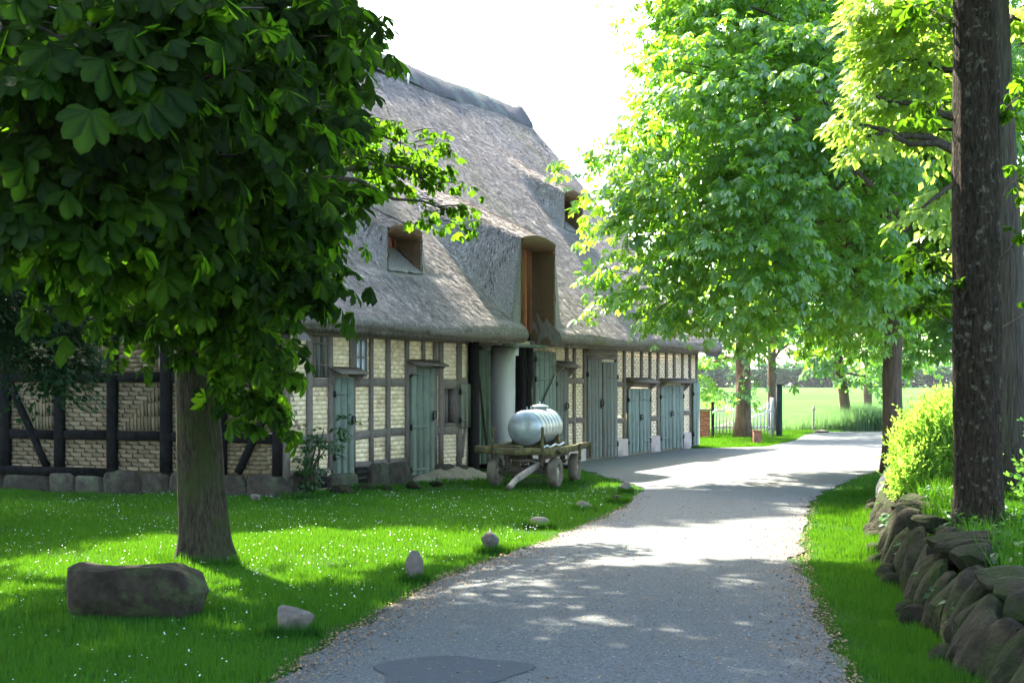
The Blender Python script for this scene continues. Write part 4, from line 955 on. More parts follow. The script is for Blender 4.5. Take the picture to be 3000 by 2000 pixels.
# ------------------------------------------------------------------ trees and plants
LB_left = [(-2.1,7,3.18,0.36),(-1.7,7.5,3.37,0.43),(-1.28,8.2,3.63,0.36),(-2.0,7.5,2.82,0.4),(-1.6,8.2,3.07,0.42),(-1.3,9,3.33,0.3),(-2.22,7.2,2.52,0.27),(-2.04,8.5,2.66,0.36),(-1.6,9,2.81,0.34),(-1.35,9.8,2.89,0.24),(-1.73,12,2.48,0.21),(-2.48,13,2.39,0.43),(-2.3,14,2.01,0.25),(-3.15,13.5,2.42,0.27),(-1.65,12,2.77,0.21),(-1.44,13,4.82,0.2),(-1.47,12,4.21,0.24),(-2.4,14.2,1.63,0.19),(-2.5,9,2.51,0.24),(-3.11,10,3.24,0.56),(-2.57,11,3.51,0.61),(-2.0,12,4.08,0.59),(-3.06,11,4.13,0.61),(-2.4,12,2.93,0.51),(-3.33,12,3.14,0.53),(-1.73,13,3.69,0.32)]
LB_bright_sprays = [(-2.26,18.5,4.59,0.45),(-1.77,19,4.93,0.36),(-1.35,19,4.71,0.4),(-1.1,19,4.29,0.38),(-0.76,19,3.87,0.25),(-2.0,18,4.12,0.38),(-2.34,17,3.95,0.42),(-2.4,18,4.92,0.48),(-1.6,19,4.46,0.3),(-2.09,18.8,4.77,0.38)]
LB_blue = [(-6.27,20,2.34,0.53),(-5.78,20,1.98,0.31),(-6.4,20,2.96,0.67),(-5.69,20.5,2.67,0.36),(-6.93,20,2.6,0.62),(-6.09,20,1.8,0.22)]
LB_right = [(4.0,29.5,8.71,1.05),(4.28,27.5,8.48,1.22),(6.02,28.5,8.48,1.39),(3.36,28.5,7.27,0.76),(3.53,26.5,6.89,1.18),(5.01,26.5,6.83,1.3),(7.21,29.5,7.47,1.31),(2.69,28.5,6.2,0.6),(1.9,29.0,6.05,0.29),(1.52,29.1,6.02,0.13),(2.94,26.5,5.53,1.06),(4.33,26.0,5.34,1.16),(6.11,27.5,5.43,1.22),(8.13,30.5,6.3,1.22),(2.69,28.5,5.06,0.57),(3.0,27.0,4.4,0.84),(4.04,26.0,4.07,0.98),(5.81,27.5,4.02,1.1),(7.79,30.5,4.61,0.95),(2.56,28.5,4.17,0.41),(2.83,28.0,3.44,0.44),(3.3,27.0,3.5,0.57),(4.71,26.5,3.18,0.53),(6.88,29.5,3.21,0.72),(2.44,28.5,6.51,0.16),(2.88,28.5,6.96,0.22),(3.07,28.5,7.65,0.19),(3.51,29.0,8.27,0.26),(3.34,29.5,8.91,0.33),(2.0,28.5,5.25,0.19),(1.93,28.5,4.74,0.19),(1.84,28.0,3.75,0.16),(2.15,28.0,3.26,0.19),(2.6,27.5,2.92,0.18),(2.76,27.0,2.78,0.21),(3.65,26.5,2.88,0.24)]
LB_lime = [(4.4,18,6.08,0.44),(4.88,18,5.92,0.48),(4.48,18,5.52,0.48),(5.1,18.5,5.46,0.45),(4.12,17.5,5.02,0.19),(4.56,18,4.96,0.36),(4.96,18,4.72,0.28),(4.04,17.5,4.56,0.21),(3.89,17.5,4.71,0.12),(4.53,17,3.68,0.15),(4.9,17.5,3.86,0.19),(4.94,17.5,3.16,0.12),(4.98,17.5,3.47,0.12),(6.29,19,6.23,0.25),(6.33,19,4.12,0.17)]
LB_av1 = [(6.4,48,4.12,1.07),(7.73,49,4.6,1.42),(9.44,50,4.44,1.44),(7.22,48.5,3.06,0.75),(6.57,51,2.45,0.51),(7.34,48.6,1.77,0.35),(7.13,48.6,1.23,0.27)]
LB_av2 = [(12.63,58,3.84,1.29),(11.78,57,2.66,0.7),(13.66,58,2.94,1.16),(13.93,55,4.1,1.22),(12.65,57.5,1.78,0.41),(13.53,58,1.9,0.52),(11.4,57,2.22,0.38)]
LB_av3 = [(15.55,66,4.13,1.76),(15.99,66,2.51,0.88),(17.87,67,3.57,1.49)]
LB_av4 = [(9.71,56,4.51,1.49),(10.51,57,3.3,0.63),(9.33,56,3.64,0.87),(11.4,57,4.06,1.14)]
LB_barnend = [(6.83,53,3.42,0.71),(6.6,53,2.24,0.59),(7.18,53,1.66,0.41),(6.6,54,1.41,0.42),(7.3,53,2.83,0.59)]
LB_right2 = [(7.56,34,4.94,1.51),(8.8,33,5.21,1.61),(10.2,34,6.45,1.89),(10.27,33,4.11,1.47),(8.69,34,3.43,1.13),(9.17,33,2.64,0.88),(9.99,31,2.59,1.03),(10.96,34,8.72,1.89),(9.6,36,9.13,2.0),(7.4,34,3.58,0.83),(7.6,36,7.93,1.6),(8.48,36,6.89,1.6),(7.6,36,9.53,1.6)]
# the big chestnut on the lawn: low drooping branches, tall crown spreading over the road
LB_top = [(-3, 15, 9.5, 3.0), (-4.8, 13.2, 7.6, 2.3), (-2.2, 11.6, 8.6, 2.3), (-.6, 14.2, 9.6, 2.4), (-3.2, 17.3, 9.4, 2.2), (-5.3, 15.6, 8.2, 2.0), (-1.8, 13.2, 11.6, 2.4), (-4, 15.2, 12, 2.3),
          (-4.2, 10.4, 6.4, 1.8), (-2.4, 9.2, 6.4, 1.5), (-.4, 11.2, 7.9, 1.7), (.4, 13, 8.2, 1.6), (-3.4, 8.0, 5.4, 1.2), (-1.6, 16.6, 8.6, 1.6), (-6.0, 12.4, 6.6, 1.7), (-5.0, 9.0, 5.0, 1.5), (-3.6, 18.6, 8.8, 2.2), (-1.6, 18, 9.6, 1.9), (-2.6, 16.4, 11.4, 2.0), (-7.5, 17.3, 7.2, 2.0), (-6.3, 16.6, 8.6, 2.0), (-8.5, 15.3, 7.5, 2.1), (-7, 13.8, 7.6, 2.0), (-6.8, 10.5, 5.8, 1.8), (-2.2, 20.3, 10, 1.6), (-1, 19.5, 10.4, 1.5), (-.3, 21, 11.2, 1.5), (-2.8, 21.5, 11.6, 1.6)]
bx, by = -2.98, 14.9
ct = empty('chestnut_tree', (bx, by, 0), 0, 'dark spreading chestnut tree with bare trunk on the lawn', 'tree')
zs = np.concatenate([np.linspace(-.08, 3.4, 70), np.linspace(3.6, 10, 14)]); lean = -.11 * np.clip(zs / 2.2, 0, 3)
rad = (.225 - .012 * zs) * (1 + .42 * np.exp(-np.maximum(zs, 0) / .16))
tb = MB(); path = np.stack([lean * .9, 0 * zs, zs], 1)
n_ = 60; V = []; bn = lambda a, z, s: vnoise(np.array([[math.cos(a) * 5 + s, math.sin(a) * 5, z * .9]]), 1.0, 3)[0] * .02 + abs(vnoise(np.array([[math.cos(a) * 13, math.sin(a) * 13 + s, z * 2.2]]), 1.0, 5)[0]) * -.045 + vnoise(np.array([[math.cos(a) * 2 + s, math.sin(a) * 2, z * .7]]), 1.0, 8)[0] * .03
for i in range(len(zs)):
    for j in range(n_):
        a = 2 * math.pi * j / n_; butt = 1 + bn(a, zs[i], 0) + .13 * math.exp(-max(zs[i], 0) / .28) * math.sin(5 * a + 1) + .035 * math.sin(4 * a + zs[i] * 1.3) + .02 * math.sin(9 * a + zs[i] * 2.1)
        V.append((path[i, 0] + rad[i] * butt * math.cos(a), rad[i] * butt * math.sin(a), zs[i]))
F = [[i * n_ + j, i * n_ + (j + 1) % n_, (i + 1) * n_ + (j + 1) % n_, (i + 1) * n_ + j] for i in range(len(zs) - 1) for j in range(n_)]
tb.add(V, F).obj('trunk', 'bark', ct, smooth=True)
def rel(L, b): return [(x - b[0], y - b[1], z, r) for x, y, z, r in L]
for i, (x, y, z, r) in enumerate(rel(LB_left + LB_bright_sprays + LB_top, (bx, by))):
    z0 = min(9, max(2.9, z - .3 * math.hypot(x, y)))
    p = bend((float(np.interp(z0, zs, lean)) * .9, 0, z0), (x, y, z), 9, .10 if z < 6 else .04, 40 + i); L = np.linalg.norm(p[-1] - p[0])
    MB().tube(p, np.linspace(.018 + .008 * L, .008, 9), 7).obj('branch', 'bark', ct, smooth=True)
P, Fw, U, tw = sprays(rel(LB_left, (bx, by)), 70, 10, .34, 3, (0, 0, 4), hang=.75, droop=.5)
P2, F2, U2, tw2 = sprays(rel(LB_left, (bx, by)), 78, 10, .36, 4, (0, 0, 4), hang=.5, droop=.4)
P = np.concatenate([P, P2]); Fw = np.concatenate([Fw, F2]); U = np.concatenate([U, U2])
o_ = np.argsort(P[:, 1]); P, Fw, U = P[o_], Fw[o_], U[o_]
keep = P[:, 1] + by > 5.2; P, Fw, U = P[keep], Fw[keep], U[keep]
mb = MB(); NL = 290
q = np.arange(len(P)) >= NL
far = P[:, 1] + by > 10
leaves_mesh(mb, PAL_MID, P[q & ~far], Fw[q & ~far], U[q & ~far], .33, 6); leaves_mesh(mb, PAL_MID, P[q & far], Fw[q & far], U[q & far], .33, 7)
Pb, Fb, Ub, twb = sprays(rel(LB_bright_sprays, (bx, by)), 60, 10, .32, 13, (0, 0, 4), hang=.35, droop=.4)
leaves_mesh(mb, PAL_MID, Pb, Fb, Ub, .25, 15, (.4, 1.0))  # lighter tint range puts the sunlit look of these sprays into their colour
Pt, Ft, Ut, twt = sprays(rel(LB_top, (bx, by)), 14, 15, .6, 14, (0, 0, 6), hang=.3)
leaves_mesh(mb, PAL_LO, Pt, Ft, Ut, .44, 16)
# shoots on the trunk
Pe, Fe, Ue, twe = sprays([(-.05, -.25, 2.1, .22), (-.25, -.1, 2.4, .2), (.2, -.2, 1.9, .22), (-.05, -.2, 2.6, .3), (.25, -.05, 2.45, .25)], 75, 7, .2, 17, (0, 0, 2), hang=.6)
leaves_mesh(mb, PAL_MID, Pe, Fe, Ue, .26, 18)
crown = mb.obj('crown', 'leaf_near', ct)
lm = []
for i, tm in enumerate(PAL_HI):
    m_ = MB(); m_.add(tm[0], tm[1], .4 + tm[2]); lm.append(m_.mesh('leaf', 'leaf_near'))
for i in range(min(NL, len(P))):
    f = Vector(Fw[i]).normalized(); u = Vector(U[i]); u = (u - f * u.dot(f)).normalized(); s_ = u.cross(f)
    o = link('leaf', lm[i % 4], crown); k = .34 * random.uniform(.75, 1.15)
    o.matrix_local = Matrix.Translation(Vector(P[i])) @ Matrix((f, s_, u)).transposed().to_4x4() @ Matrix.Scale(k, 4)
tb = MB()
for a, b in tw + tw2 + twb: tb.tube(bend(a, b, 4, .06, 1), [.010, .008, .006, .003], 4, cap=False)
o = tb.obj('twigs', 'twig', ct); o['kind'] = 'stuff'

# small-leaved tree in front of the gable
tree('hedge_maple', (-8.6, 20.8, 0), 5.5, .16, LB_blue + [(-8.2, 21, 5.2, 1.3), (-7.4, 20.6, 4.2, 1.0), (-9, 20.4, 4.5, 1.3)], 'leaf_blue', 'bark', 'bluish dark small-leaved tree hanging before the gable',
     tmpls=[OVATE], per=120, k=40, Rs=.42, lscale=.10, seed=61, twig_r=.006, limb_z=.3)
# sunlit chestnut right of the road
tree('chestnut_tree', (7.35, 29.6, 0), 8.5, .21, LB_right + [(7.4, 30.5, 10.2, 2.4), (5, 29.5, 10.4, 2.0), (9, 29.5, 8, 1.8), (9.6, 31, 5.4, 1.5), (3.2, 29.5, 10.2, 1.4)] + [(4.4, 31.5, 8.6, 1.7), (6.4, 32, 8.2, 1.8), (4.2, 31.5, 6.3, 1.6), (6, 32, 5.6, 1.7), (8, 32, 6.4, 1.7), (4.6, 31, 4.5, 1.2), (6.6, 31.8, 3.9, 1.3)], 'leaf_bright', 'bark_brown', 'sunlit bright green chestnut tree overhanging the road',
     per=28, k=22, Rs=.70, lscale=.40, seed=71, twig_r=.010, limb_z=.35, n_limbs=24, droop=.42)
# lime behind the right trunk
tree('lime_tree', (5.75, 17.6, .5), 9, .24, LB_lime + [(6.5, 18.5, 8.5, 1.5), (5, 18, 8.2, 1.2), (7.5, 18, 7, 1.4)], 'leaf_lime', 'bark_grey', 'furrowed grey tree with pale yellow-green foliage behind the dark trunk',
     tmpls=[OVATE], per=190, k=34, Rs=.27, lscale=.11, seed=81, twig_r=.005, limb_z=.4, hang=.7, lean=(-.25, .3), n_limbs=18)
# the dark trunk on the bank
bx, by = 4.13, 13.6; rt = empty('chestnut_tree', (bx, by, .46), 0, 'dark straight lichen-spotted trunk standing on the bank', 'tree')
zs = np.concatenate([np.linspace(-.1, 6, 90), np.linspace(6.3, 9, 8)]); V = []; n_ = 60
for i, z in enumerate(zs):
    rr0 = (.222 - .006 * z) * (1 + .18 * math.exp(-max(z, 0) / .2))
    for j in range(n_):
        a = 2 * math.pi * j / n_; b_ = 1 + bn(a, z, 7) * 1.2 + .10 * math.exp(-max(z, 0) / .25) * math.sin(4 * a) + .03 * math.sin(4 * a + z * 1.1) + .015 * math.sin(11 * a + z * 3)
        V.append((rr0 * b_ * math.cos(a) - .006 * z, rr0 * b_ * math.sin(a), z))
F = [[i * n_ + j, i * n_ + (j + 1) % n_, (i + 1) * n_ + (j + 1) % n_, (i + 1) * n_ + j] for i in range(len(zs) - 1) for j in range(n_)]
MB().add(V, F).obj('trunk', 'bark_lichen', rt, smooth=True)
LBr = [(-.55, .1, 2.85 - .46, .20), (-.35, .05, 2.7 - .46, .18), (-.45, .1, 2.45 - .46, .16), (.42, .0, 3.05 - .46, .2), (.5, .1, 2.4 - .46, .16), (.40, .1, 4.3 - .46, .25), (.45, .15, 3.6 - .46, .2), (-.42, .3, 4.3 - .46, .16), (-.36, .2, 5.1 - .46, .2)]
for i, (x, y, z, r) in enumerate(LBr): MB().tube(bend((0.15 * np.sign(x), 0, z - .25), (x, y, z), 5, .06, i), np.linspace(.014, .005, 5), 5).obj('branch', 'twig', rt)
mb = MB(); Pe, Fe, Ue, _t = sprays(LBr, 130, 4, .16, 91, (0, 0, 2), hang=.2); leaves_mesh(mb, PAL_MID, Pe, Fe, Ue, .27, 92, (.5, 1))
LBu = [(.5, 0, 9.2, 2.4), (2.2, -1, 8.4, 2.2), (-1.2, -1.2, 8.8, 2.0), (.2, -3, 7.8, 2.0), (2.5, -3.2, 7, 1.8), (1.8, 1.5, 8.6, 2), (.8, -5, 6.4, 1.4)]
for i, (x, y, z, r) in enumerate(LBu): MB().tube(bend((0, 0, 6), (x, y, z), 6, .05, i + 9), np.linspace(.09, .02, 6), 6).obj('branch', 'bark', rt)
Pt, Ft, Ut, _t = sprays(LBu, 9, 16, .6, 94, (0, 0, 6)); leaves_mesh(mb, PAL_LO, Pt, Ft, Ut, .44, 95)
mb.obj('crown', 'leaf_near', rt)
# avenue trees beyond
GA = 'avenue trees beyond the barn'
kw = dict(group=GA, per=16, k=16, Rs=.6, lscale=.40, limb_z=.3, droop=.4)
tree('avenue_tree', (7.42, 49.3, 0), 8, .26, LB_av1 + [(7.4, 49.5, 8, 2.6), (6.2, 50, 6.2, 1.8), (9, 50, 6.6, 1.9)], 'leaf_mid', 'bark_brown', 'leafy tree with ivy-clad trunk in front of the picket gate', seed=101, r1=.7, **kw)
tree('avenue_tree', (12.75, 58.3, 0), 7, .22, LB_av2 + [(12.6, 58.5, 7, 2.6), (14.5, 58, 6, 2.1)], 'leaf_mid', 'bark_brown', 'leaning avenue tree with shining leaves above the tall weeds', seed=111, lean=(-.9, 0), **kw)
tree('avenue_tree', (15.3, 66, 0), 7, .21, LB_av3 + [(15.6, 66.5, 7.4, 2.7)], 'leaf_mid', 'bark_brown', 'farther avenue tree with slim trunk above the weeds', seed=121, **kw)
tree('avenue_tree', (9.4, 55.5, 0), 7, .16, LB_av4 + [(9.5, 56, 7.5, 2.5)], 'leaf_mid', 'bark_brown', 'slim brown trunk rising behind the tall dark gate post', seed=131, r1=.8, **kw)
tree('yard_tree', (6.2, 54.5, 0), 5, .12, LB_barnend + [(6, 54.5, 4.6, 1.2), (4.6, 55, 4, 1.4)], 'leaf_bright', 'bark_brown', 'light green bushy tree just beyond the barn corner', per=20, k=18, Rs=.5, lscale=.34, seed=141, limb_z=.2)
tree('avenue_tree', (10.6, 34.5, 0), 9, .24, LB_right2 + [(11, 35, 10, 2.6), (9, 34.5, 9.8, 2)], 'leaf_mid', 'bark_brown', 'dense darker tree filling the gap behind the dark trunk on the bank', per=17, k=18, Rs=.66, lscale=.42, seed=75, limb_z=.3, n_limbs=16)
tree('chestnut_tree', (-11, 16.2, 0), 8, .26, [(-11, 16, 7.5, 2.8), (-9.2, 14.5, 6.5, 2.0), (-12, 18.5, 6.5, 2.2), (-9.6, 17, 4.6, 1.6), (-12.5, 14.5, 6, 2.2), (-10, 12.5, 5.4, 1.9)], 'leaf_near', 'bark', 'unseen chestnut left of the lawn boulder, added to block sky light', per=12, k=18, Rs=.7, lscale=.5, seed=185)  # unseen tree, added to keep sky light off the gable and lawn
# tall trees behind the barn, seen only through gaps
kb = dict(per=12, k=30, Rs=.9, lscale=.5, tmpls=[OVATE], limb_z=.5, group='tall trees behind the barn')
tree('beech_tree', (-13.4, 35.2, 0), 18, .38, [(-12.3, 35, 18, 2.8), (-14.2, 35.2, 16.5, 2.4), (-10.6, 34.6, 17.2, 2.2), (-12.3, 36.4, 20, 2.4), (-15.8, 34.8, 17.5, 2.0)], 'leaf_far', 'bark_grey', 'tall beech behind the barn, left of its neighbour', seed=151, **kb)
tree('beech_tree', (-10.6, 39.6, 0), 20, .4, [(-9.4, 37.4, 21, 2.6), (-8.0, 37, 20, 2.0), (-10.8, 38.2, 20.4, 2.2), (-9.6, 38.8, 22.6, 2.0), (-7.4, 38, 21.4, 2.0)], 'leaf_far', 'bark_grey', 'taller beech behind the middle of the barn', seed=161, **kb)

# far wood beyond the field
mb = MB(); lob = []; r2 = np.random.default_rng(5)
for x in np.arange(-60, 230, 4.2):
    h = r2.uniform(7, 11.5); lob += [(x + r2.uniform(-2, 2), 538 + r2.uniform(-4, 8), h * f, h * .34) for f in (.28, .55, .74)]
P_, F_, U_, _t = sprays(lob, .8, 22, 1.7, 171, (80, 560, 3)); leaves_mesh(mb, [OVATE], P_, F_, U_, 2.3, 172)
tag(mb.obj('distant_wood', 'leaf_far'), 'bluish green wood along the far edge of the field', 'wood', kind='stuff')

# golden shrubs on the bank
def shrub(name, loc, lobes, m, label, seed, n, L, wd, up=.9):
    root = empty(name, loc, 0, label, 'shrub')
    r = np.random.default_rng(seed); mb = MB(); st = MB(); lobes = np.array(lobes, float)
    for (x, y, z, q) in lobes: st.tube(bend((0, 0, 0), (x, y, z), 5, .02, seed), np.linspace(.025, .008, 5), 5)
    st.obj('stems', 'twig', root)
    wsum = lobes[:, 3] ** 2 / (lobes[:, 3] ** 2).sum()
    for (x, y, z, q), f in zip(lobes, wsum):
        m_ = int(n * f); d = r.normal(size=(m_, 3)); d /= np.linalg.norm(d, axis=1)[:, None]
        p = np.array([x, y, z]) + d * q * (r.uniform(.35, 1, m_) ** .6)[:, None]
        ax = d * .55 + np.array([0, 0, up]) + r.normal(size=(m_, 3)) * .28; ax /= np.linalg.norm(ax, axis=1)[:, None]
        tt = r.uniform(0, 1, m_) * .7 + .3 * (d[:, 2] * .5 + .5)
        ln = L * r.uniform(.6, 1.3, m_)
        for j in range(9):       # feathery sprig: leaflets left and right of an axis
            k = j / 9; c = p + ax * (ln * k)[:, None]
            sd = np.cross(ax, r.normal(size=(m_, 3))); sd /= np.linalg.norm(sd, axis=1)[:, None]
            fw = ax * .8 + sd * .8
            place(mb, OVATE, c, fw, np.cross(fw, ax), ln * wd * (1.1 - .5 * k), tt)
    mb.obj('foliage', m, root); return root
shrub('golden_shrub', (4.78, 17.3, .45), [(-.26, -.1, .30, .26), (-.05, 0, .25, .32), (-.34, -.05, .12, .2), (.2, .1, .3, .34), (-.12, .1, .72, .26), (-.30, .1, .55, .18), (.12, .1, .85, .28), (.25, 0, .55, .32), (.0, 0, .5, .3)], 'leaf_conifer', 'glowing yellow-green feathery shrub on the bank left of the dark trunk', 5, 3000, .20, .24)
shrub('golden_shrub', (6.35, 17.5, .52), [(0, 0, .35, .34), (.3, 0, .45, .35), (-.1, .1, .75, .3), (.35, 0, .8, .35)], 'leaf_ivy', 'dark green feathery shrub on the bank right of the dark trunk', 6, 1300, .20, .25)
shrub('laurel_shrub', (5.2, 14.6, .5), [(0, 0, .3, .32), (.3, .1, .5, .36), (.1, .1, .85, .32), (.4, 0, 1.0, .34), (.2, .2, .2, .35)], 'leaf_mid', 'leafy green shrub at the right edge beside the dark trunk', 8, 700, .22, .34)
# climber at the barn corner
cl = empty('climbing_shrub', (-3.15, 23.72, 0), 0, 'dark climbing shrub rooted at the near corner of the barn', 'climber')
st = MB()
for i in range(6): st.tube(bend((random.uniform(-.08, .08), random.uniform(-.08, .02), -.02), (random.uniform(-.12, .3), random.uniform(-.1, .1) + .05, random.uniform(.5, 1.1)), 6, .03, i), np.linspace(.035 if i < 3 else .015, .008, 6), 6)
st.obj('stem', 'twig', cl, smooth=True)
mb = MB(); P_, F_, U_, _t = sprays([(0, -.05, .3, .16), (.02, -.05, .55, .18), (.1, 0, .8, .18), (-.02, 0, .95, .14), (.3, .2, .75, .12), (-.05, -.05, .15, .15), (.45, .35, .95, .12), (.55, .5, 1.2, .1)], 320, 12, .12, 201, (0, .1, .5), hang=.6)
leaves_mesh(mb, [OVATE], P_, F_, U_, .085, 202); mb.obj('foliage', 'leaf_ivy', cl)
# weeds by the far road and long grass
def blades(n, fx, seed, h, wdt, z_off=0, lean=.45, curve=True):
    r = np.random.default_rng(seed); X, Y = fx(r, n); n = len(X); Z = ground_z(X, Y) + z_off
    hh = (h(X, Y) if callable(h) else np.full(n, h)) * r.uniform(.45, 1.25, n); a = r.uniform(0, 2 * math.pi, n); ln = r.uniform(0, lean, n) * hh
    dx, dy = np.cos(a) * ln, np.sin(a) * ln; b = r.uniform(0, math.pi, n)
    w_ = wdt(X, Y) if callable(wdt) else wdt
    wx, wy = np.cos(b) * w_, np.sin(b) * w_
    V = np.stack([np.stack([X - wx, Y - wy, Z - .01], 1), np.stack([X + wx, Y + wy, Z - .01], 1), np.stack([X + dx, Y + dy, Z + hh], 1)], 1)
    return V.reshape(-1, 3), np.arange(3 * n).reshape(-1, 3), np.repeat(r.uniform(0, 1, n), 3)
def weeds(r, n):
    X = r.uniform(9.2, 18, n); Y = r.uniform(56.5, 60.5, n); k = r.uniform(0, 1, n) < np.clip((X - 8.8) / 3, .1, 1); return X[k], Y[k]
tag(MB().add(*blades(34000, weeds, 301, lambda X, Y: .35 + .55 * np.clip((X - 10.5) / 2, 0, 1) * (.8 + .2 * np.sin(X * 2)), .016, lean=.5)).obj('tall_weeds', 'weed'), 'tall grass and nettles along the far road side', 'weeds', kind='stuff')

# lawn
def on_grass(X, Y):
    bt = (X + 3.47) * .4146 + (Y - 23.5) * .91; bo = (X + 3.47) * .91 - (Y - 23.5) * .4146      # barn coordinates: along, outwards
    out = ~((bt > -.08) & (bo < .12)) & ~((bo < 0) & (bt > -.12))
    l = (X < road_l(Y) + .02) & out & (Y < 34); rgt = (X > road_r(Y) - .02) & (X < wall_x(Y) + 5) & (Y < 30)
    return l | rgt
def lawn(y0, y1, x0, x1):
    def f(r, n):
        Y = r.uniform(y0, y1, n); X = r.uniform(x0, x1, n)
        k = on_grass(X, Y) & (np.abs(X) < Y * .345 + .6); X, Y = X[k], Y[k]
        edge = np.minimum(np.abs(X - road_l(Y)), np.abs(X - road_r(Y)))
        k = r.uniform(0, 1, len(X)) < np.clip(edge / .35 + .12, 0, 1) * (.75 + .25 * np.sin(X * 3 + 2 * np.sin(Y * 2))); return X[k], Y[k]
    return f
gh = lambda X, Y: .055 + .02 * np.sin(X * 1.7 + .5) * np.sin(Y * 1.3) + .012 * np.sin(X * 6 + Y * 4) + .05 * np.clip(1 - np.abs(X - wall_x(Y) + .15) / .25, 0, 1)
g = MB()
g.add(*blades(520000, lawn(7.2, 12.5, -5, 5), 311, gh, .0035))
g.add(*blades(420000, lawn(12.5, 18, -7, 7), 312, gh, .005))
g.add(*blades(330000, lawn(18, 25, -9, 9), 313, gh, .007))
g.add(*blades(90000, lawn(25, 34, -3, 9), 314, gh, .010))
def verge(r, n):
    Y = r.uniform(41.5, 57, n); X = r.uniform(4.8, 12, n); k = (X < road_l(Y) + .02); return X[k], Y[k]
g.add(*blades(70000, verge, 315, .07, .014))
tag(g.obj('lawn_grass', 'grass'), 'short green grass of the lawn and verges', 'grass', kind='stuff')
# longer tufts round stones, trunk and wall foot
def tufts(r, n):
    c = np.array([(-2.87, 11.6, .95), (-1.53, 10.65, .17), (-.86, 13.45, .12), (-.21, 15.8, .15), (.33, 18.5, .16), (.99, 20.95, .14), (1.53, 22.4, .14), (1.8, 24.35, .1), (-2.98, 14.75, .36), (.2, 25.9, .7), (-2.2, 24.9, .3), (-3.2, 23.5, .3)])
    i = r.integers(0, len(c), n); a = r.uniform(0, 2 * math.pi, n); q = c[i, 2] * r.uniform(.85, 1.25, n); X = c[i, 0] + q * np.cos(a); Y = c[i, 1] + q * np.sin(a) * .6; k = (X < road_l(Y)); return X[k], Y[k]
tag(MB().add(*blades(14000, tufts, 321, .11, .006)).obj('grass_tufts', 'grass'), 'longer grass tufts round the lawn stones and trunk', 'grass', kind='stuff')
def bank(r, n):
    Y = r.uniform(8, 22, n); X = wall_x(Y) + .16 + np.abs(r.normal(size=n)) * .5; k = r.uniform(0, 1, n) < .45 + .55 * np.sin(Y * 1.9 + 2 * np.sin(X * 3)); return X[k], Y[k]
tag(MB().add(*blades(16000, bank, 322, .26, .007, lean=.8)).obj('bank_grass', 'grass'), 'long drooping grass on the bank above the stone wall', 'grass', kind='stuff')
r = np.random.default_rng(323); nb2 = 5200; Y = r.uniform(9, 21, nb2); X = wall_x(Y) + r.uniform(-.02, 1.1, nb2); k = np.sin(Y * 2.3 + 1) + np.sin(X * 5) * .6 > -.1; X, Y = X[k], Y[k]; nb2 = len(X)
P_ = np.stack([X, Y, ground_z(X, Y) + r.uniform(.03, .20, nb2) + .14 * np.exp(-((X - wall_x(Y)) / .25) ** 2)], 1); a = r.uniform(0, 6.28, nb2)
mb = MB(); place(mb, OVATE, P_, np.stack([np.cos(a), np.sin(a), -.25 + 0 * a], 1), np.stack([r.normal(size=nb2) * .4, r.normal(size=nb2) * .4, np.ones(nb2)], 1), r.uniform(.04, .10, nb2), r.uniform(0, 1, nb2))
tag(mb.obj('bank_ivy', 'leaf_ivy'), 'low ivy and weeds creeping over the top of the stone wall', 'ivy', kind='stuff')
# daisies
r = np.random.default_rng(331); nd = 5200; cx_ = r.uniform(-7, 2.5, 420); cy_ = r.uniform(8, 25, 420); i = r.integers(0, 420, nd)
X = cx_[i] + r.normal(size=nd) * .35; Y = cy_[i] + r.normal(size=nd) * .35
k = on_grass(X, Y) & (X < road_l(Y) - .25) & (r.uniform(0, 1, nd) < .6); X, Y = X[k], Y[k]; nd = len(X); Z = ground_z(X, Y) + r.uniform(.05, .085, nd)
V = []; a = np.arange(6) * math.pi / 3; sz = r.uniform(.004, .007, nd); tx, ty = r.normal(size=nd) * .3, r.normal(size=nd) * .3 - .25
ring = np.stack([X[:, None] + np.cos(a) * sz[:, None], Y[:, None] + np.sin(a) * sz[:, None], Z[:, None] + (np.cos(a) * tx[:, None] + np.sin(a) * ty[:, None] * -1) * sz[:, None] * 1.0], -1)
tag(MB().add(ring.reshape(-1, 3), np.arange(6 * nd).reshape(-1, 6)).obj('daisies', 'daisy'), 'tiny white daisies scattered through the lawn', 'flowers', kind='stuff')
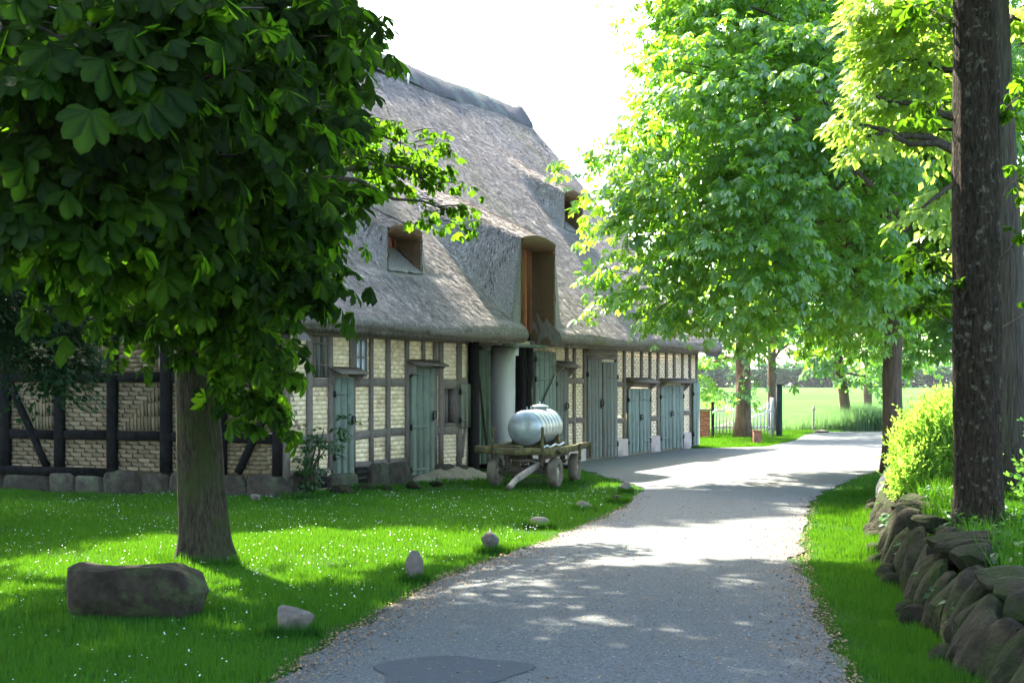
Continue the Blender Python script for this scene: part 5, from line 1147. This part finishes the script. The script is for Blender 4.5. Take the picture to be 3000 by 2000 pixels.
# litter on the road edges
r = np.random.default_rng(341); nl = 15000; Y = r.uniform(6.5, 24, nl) ; sd = r.uniform(0, 1, nl) < .55
off = np.abs(r.normal(size=nl)) * np.where(r.uniform(0, 1, nl) < .8, .22, 1.3); X = np.where(sd, road_l(Y) + off - .06, road_r(Y) - off + .10)
k = r.uniform(0, 1, nl) < np.clip(1.3 - (Y - 8) / 14, .1, 1); X, Y, sd = X[k], Y[k], sd[k]; nl = len(X)
p = np.stack([X, Y, road_z(X, Y) + r.uniform(.004, .014, nl)], 1); a = r.uniform(0, 6.28, nl)
fw = np.stack([np.cos(a), np.sin(a), r.normal(size=nl) * .2], 1); up = np.stack([r.normal(size=nl) * .3, r.normal(size=nl) * .3, np.ones(nl)], 1)
mb = MB(); place(mb, OVATE, p, fw, up, r.uniform(.012, .035, nl), r.uniform(0, 1, nl))
tag(mb.obj('leaf_litter', 'litter'), 'brown leaf litter along both edges of the road', 'litter', kind='stuff')
# loose stones of the gravel
nl = 26000; Y = r.uniform(6.5, 22, nl); X = road_l(Y) + r.uniform(0, 1, nl) * (road_r(Y) - road_l(Y)); k = r.uniform(0, 1, nl) < np.clip(1.2 - (Y - 7) / 14, .1, 1); X, Y = X[k], Y[k]; nl = len(X)
p = np.stack([X, Y, road_z(X, Y) + .001], 1); a = r.uniform(0, 6.28, nl); fw = np.stack([np.cos(a), np.sin(a), 0 * a], 1); up = np.stack([r.normal(size=nl) * .2, r.normal(size=nl) * .2, np.ones(nl)], 1)
T3 = (np.array([(1, 0, 0), (-.3, .8, 0), (-.6, -.5, 0), (0, 0, .6)]), np.array([(0, 1, 3), (1, 2, 3), (2, 0, 3)]))
M['pebble'] = mat('pebble', (.09, .10, .10), (.19, .20, .195), 5, rough=.9, tint=.5)
mb = MB(); place(mb, T3, p, fw, up, r.uniform(.004, .012, nl), r.uniform(0, 1, nl))
tag(mb.obj('road_gravel', 'pebble'), 'loose grey grit on the road surface', 'gravel', kind='stuff')

# ------------------------------------------------------------------ air
h = MB().box((-705, -85, -1.2), (705, 1505, 26)).obj('haze', 'dark'); tag(h, 'thin summer haze in the air', 'haze', kind='stuff')
hm = bpy.data.materials.new('haze'); hm.use_nodes = True; hn = hm.node_tree; hn.nodes.remove(hn.nodes['Principled BSDF'])
pv = hn.nodes.new('ShaderNodeVolumePrincipled'); pv.inputs['Color'].default_value = (.92, .96, 1, 1); pv.inputs['Density'].default_value = .00005; pv.inputs['Anisotropy'].default_value = .3
hn.links.new(pv.outputs[0], hn.nodes['Material Output'].inputs['Volume']); h.data.materials[0] = hm
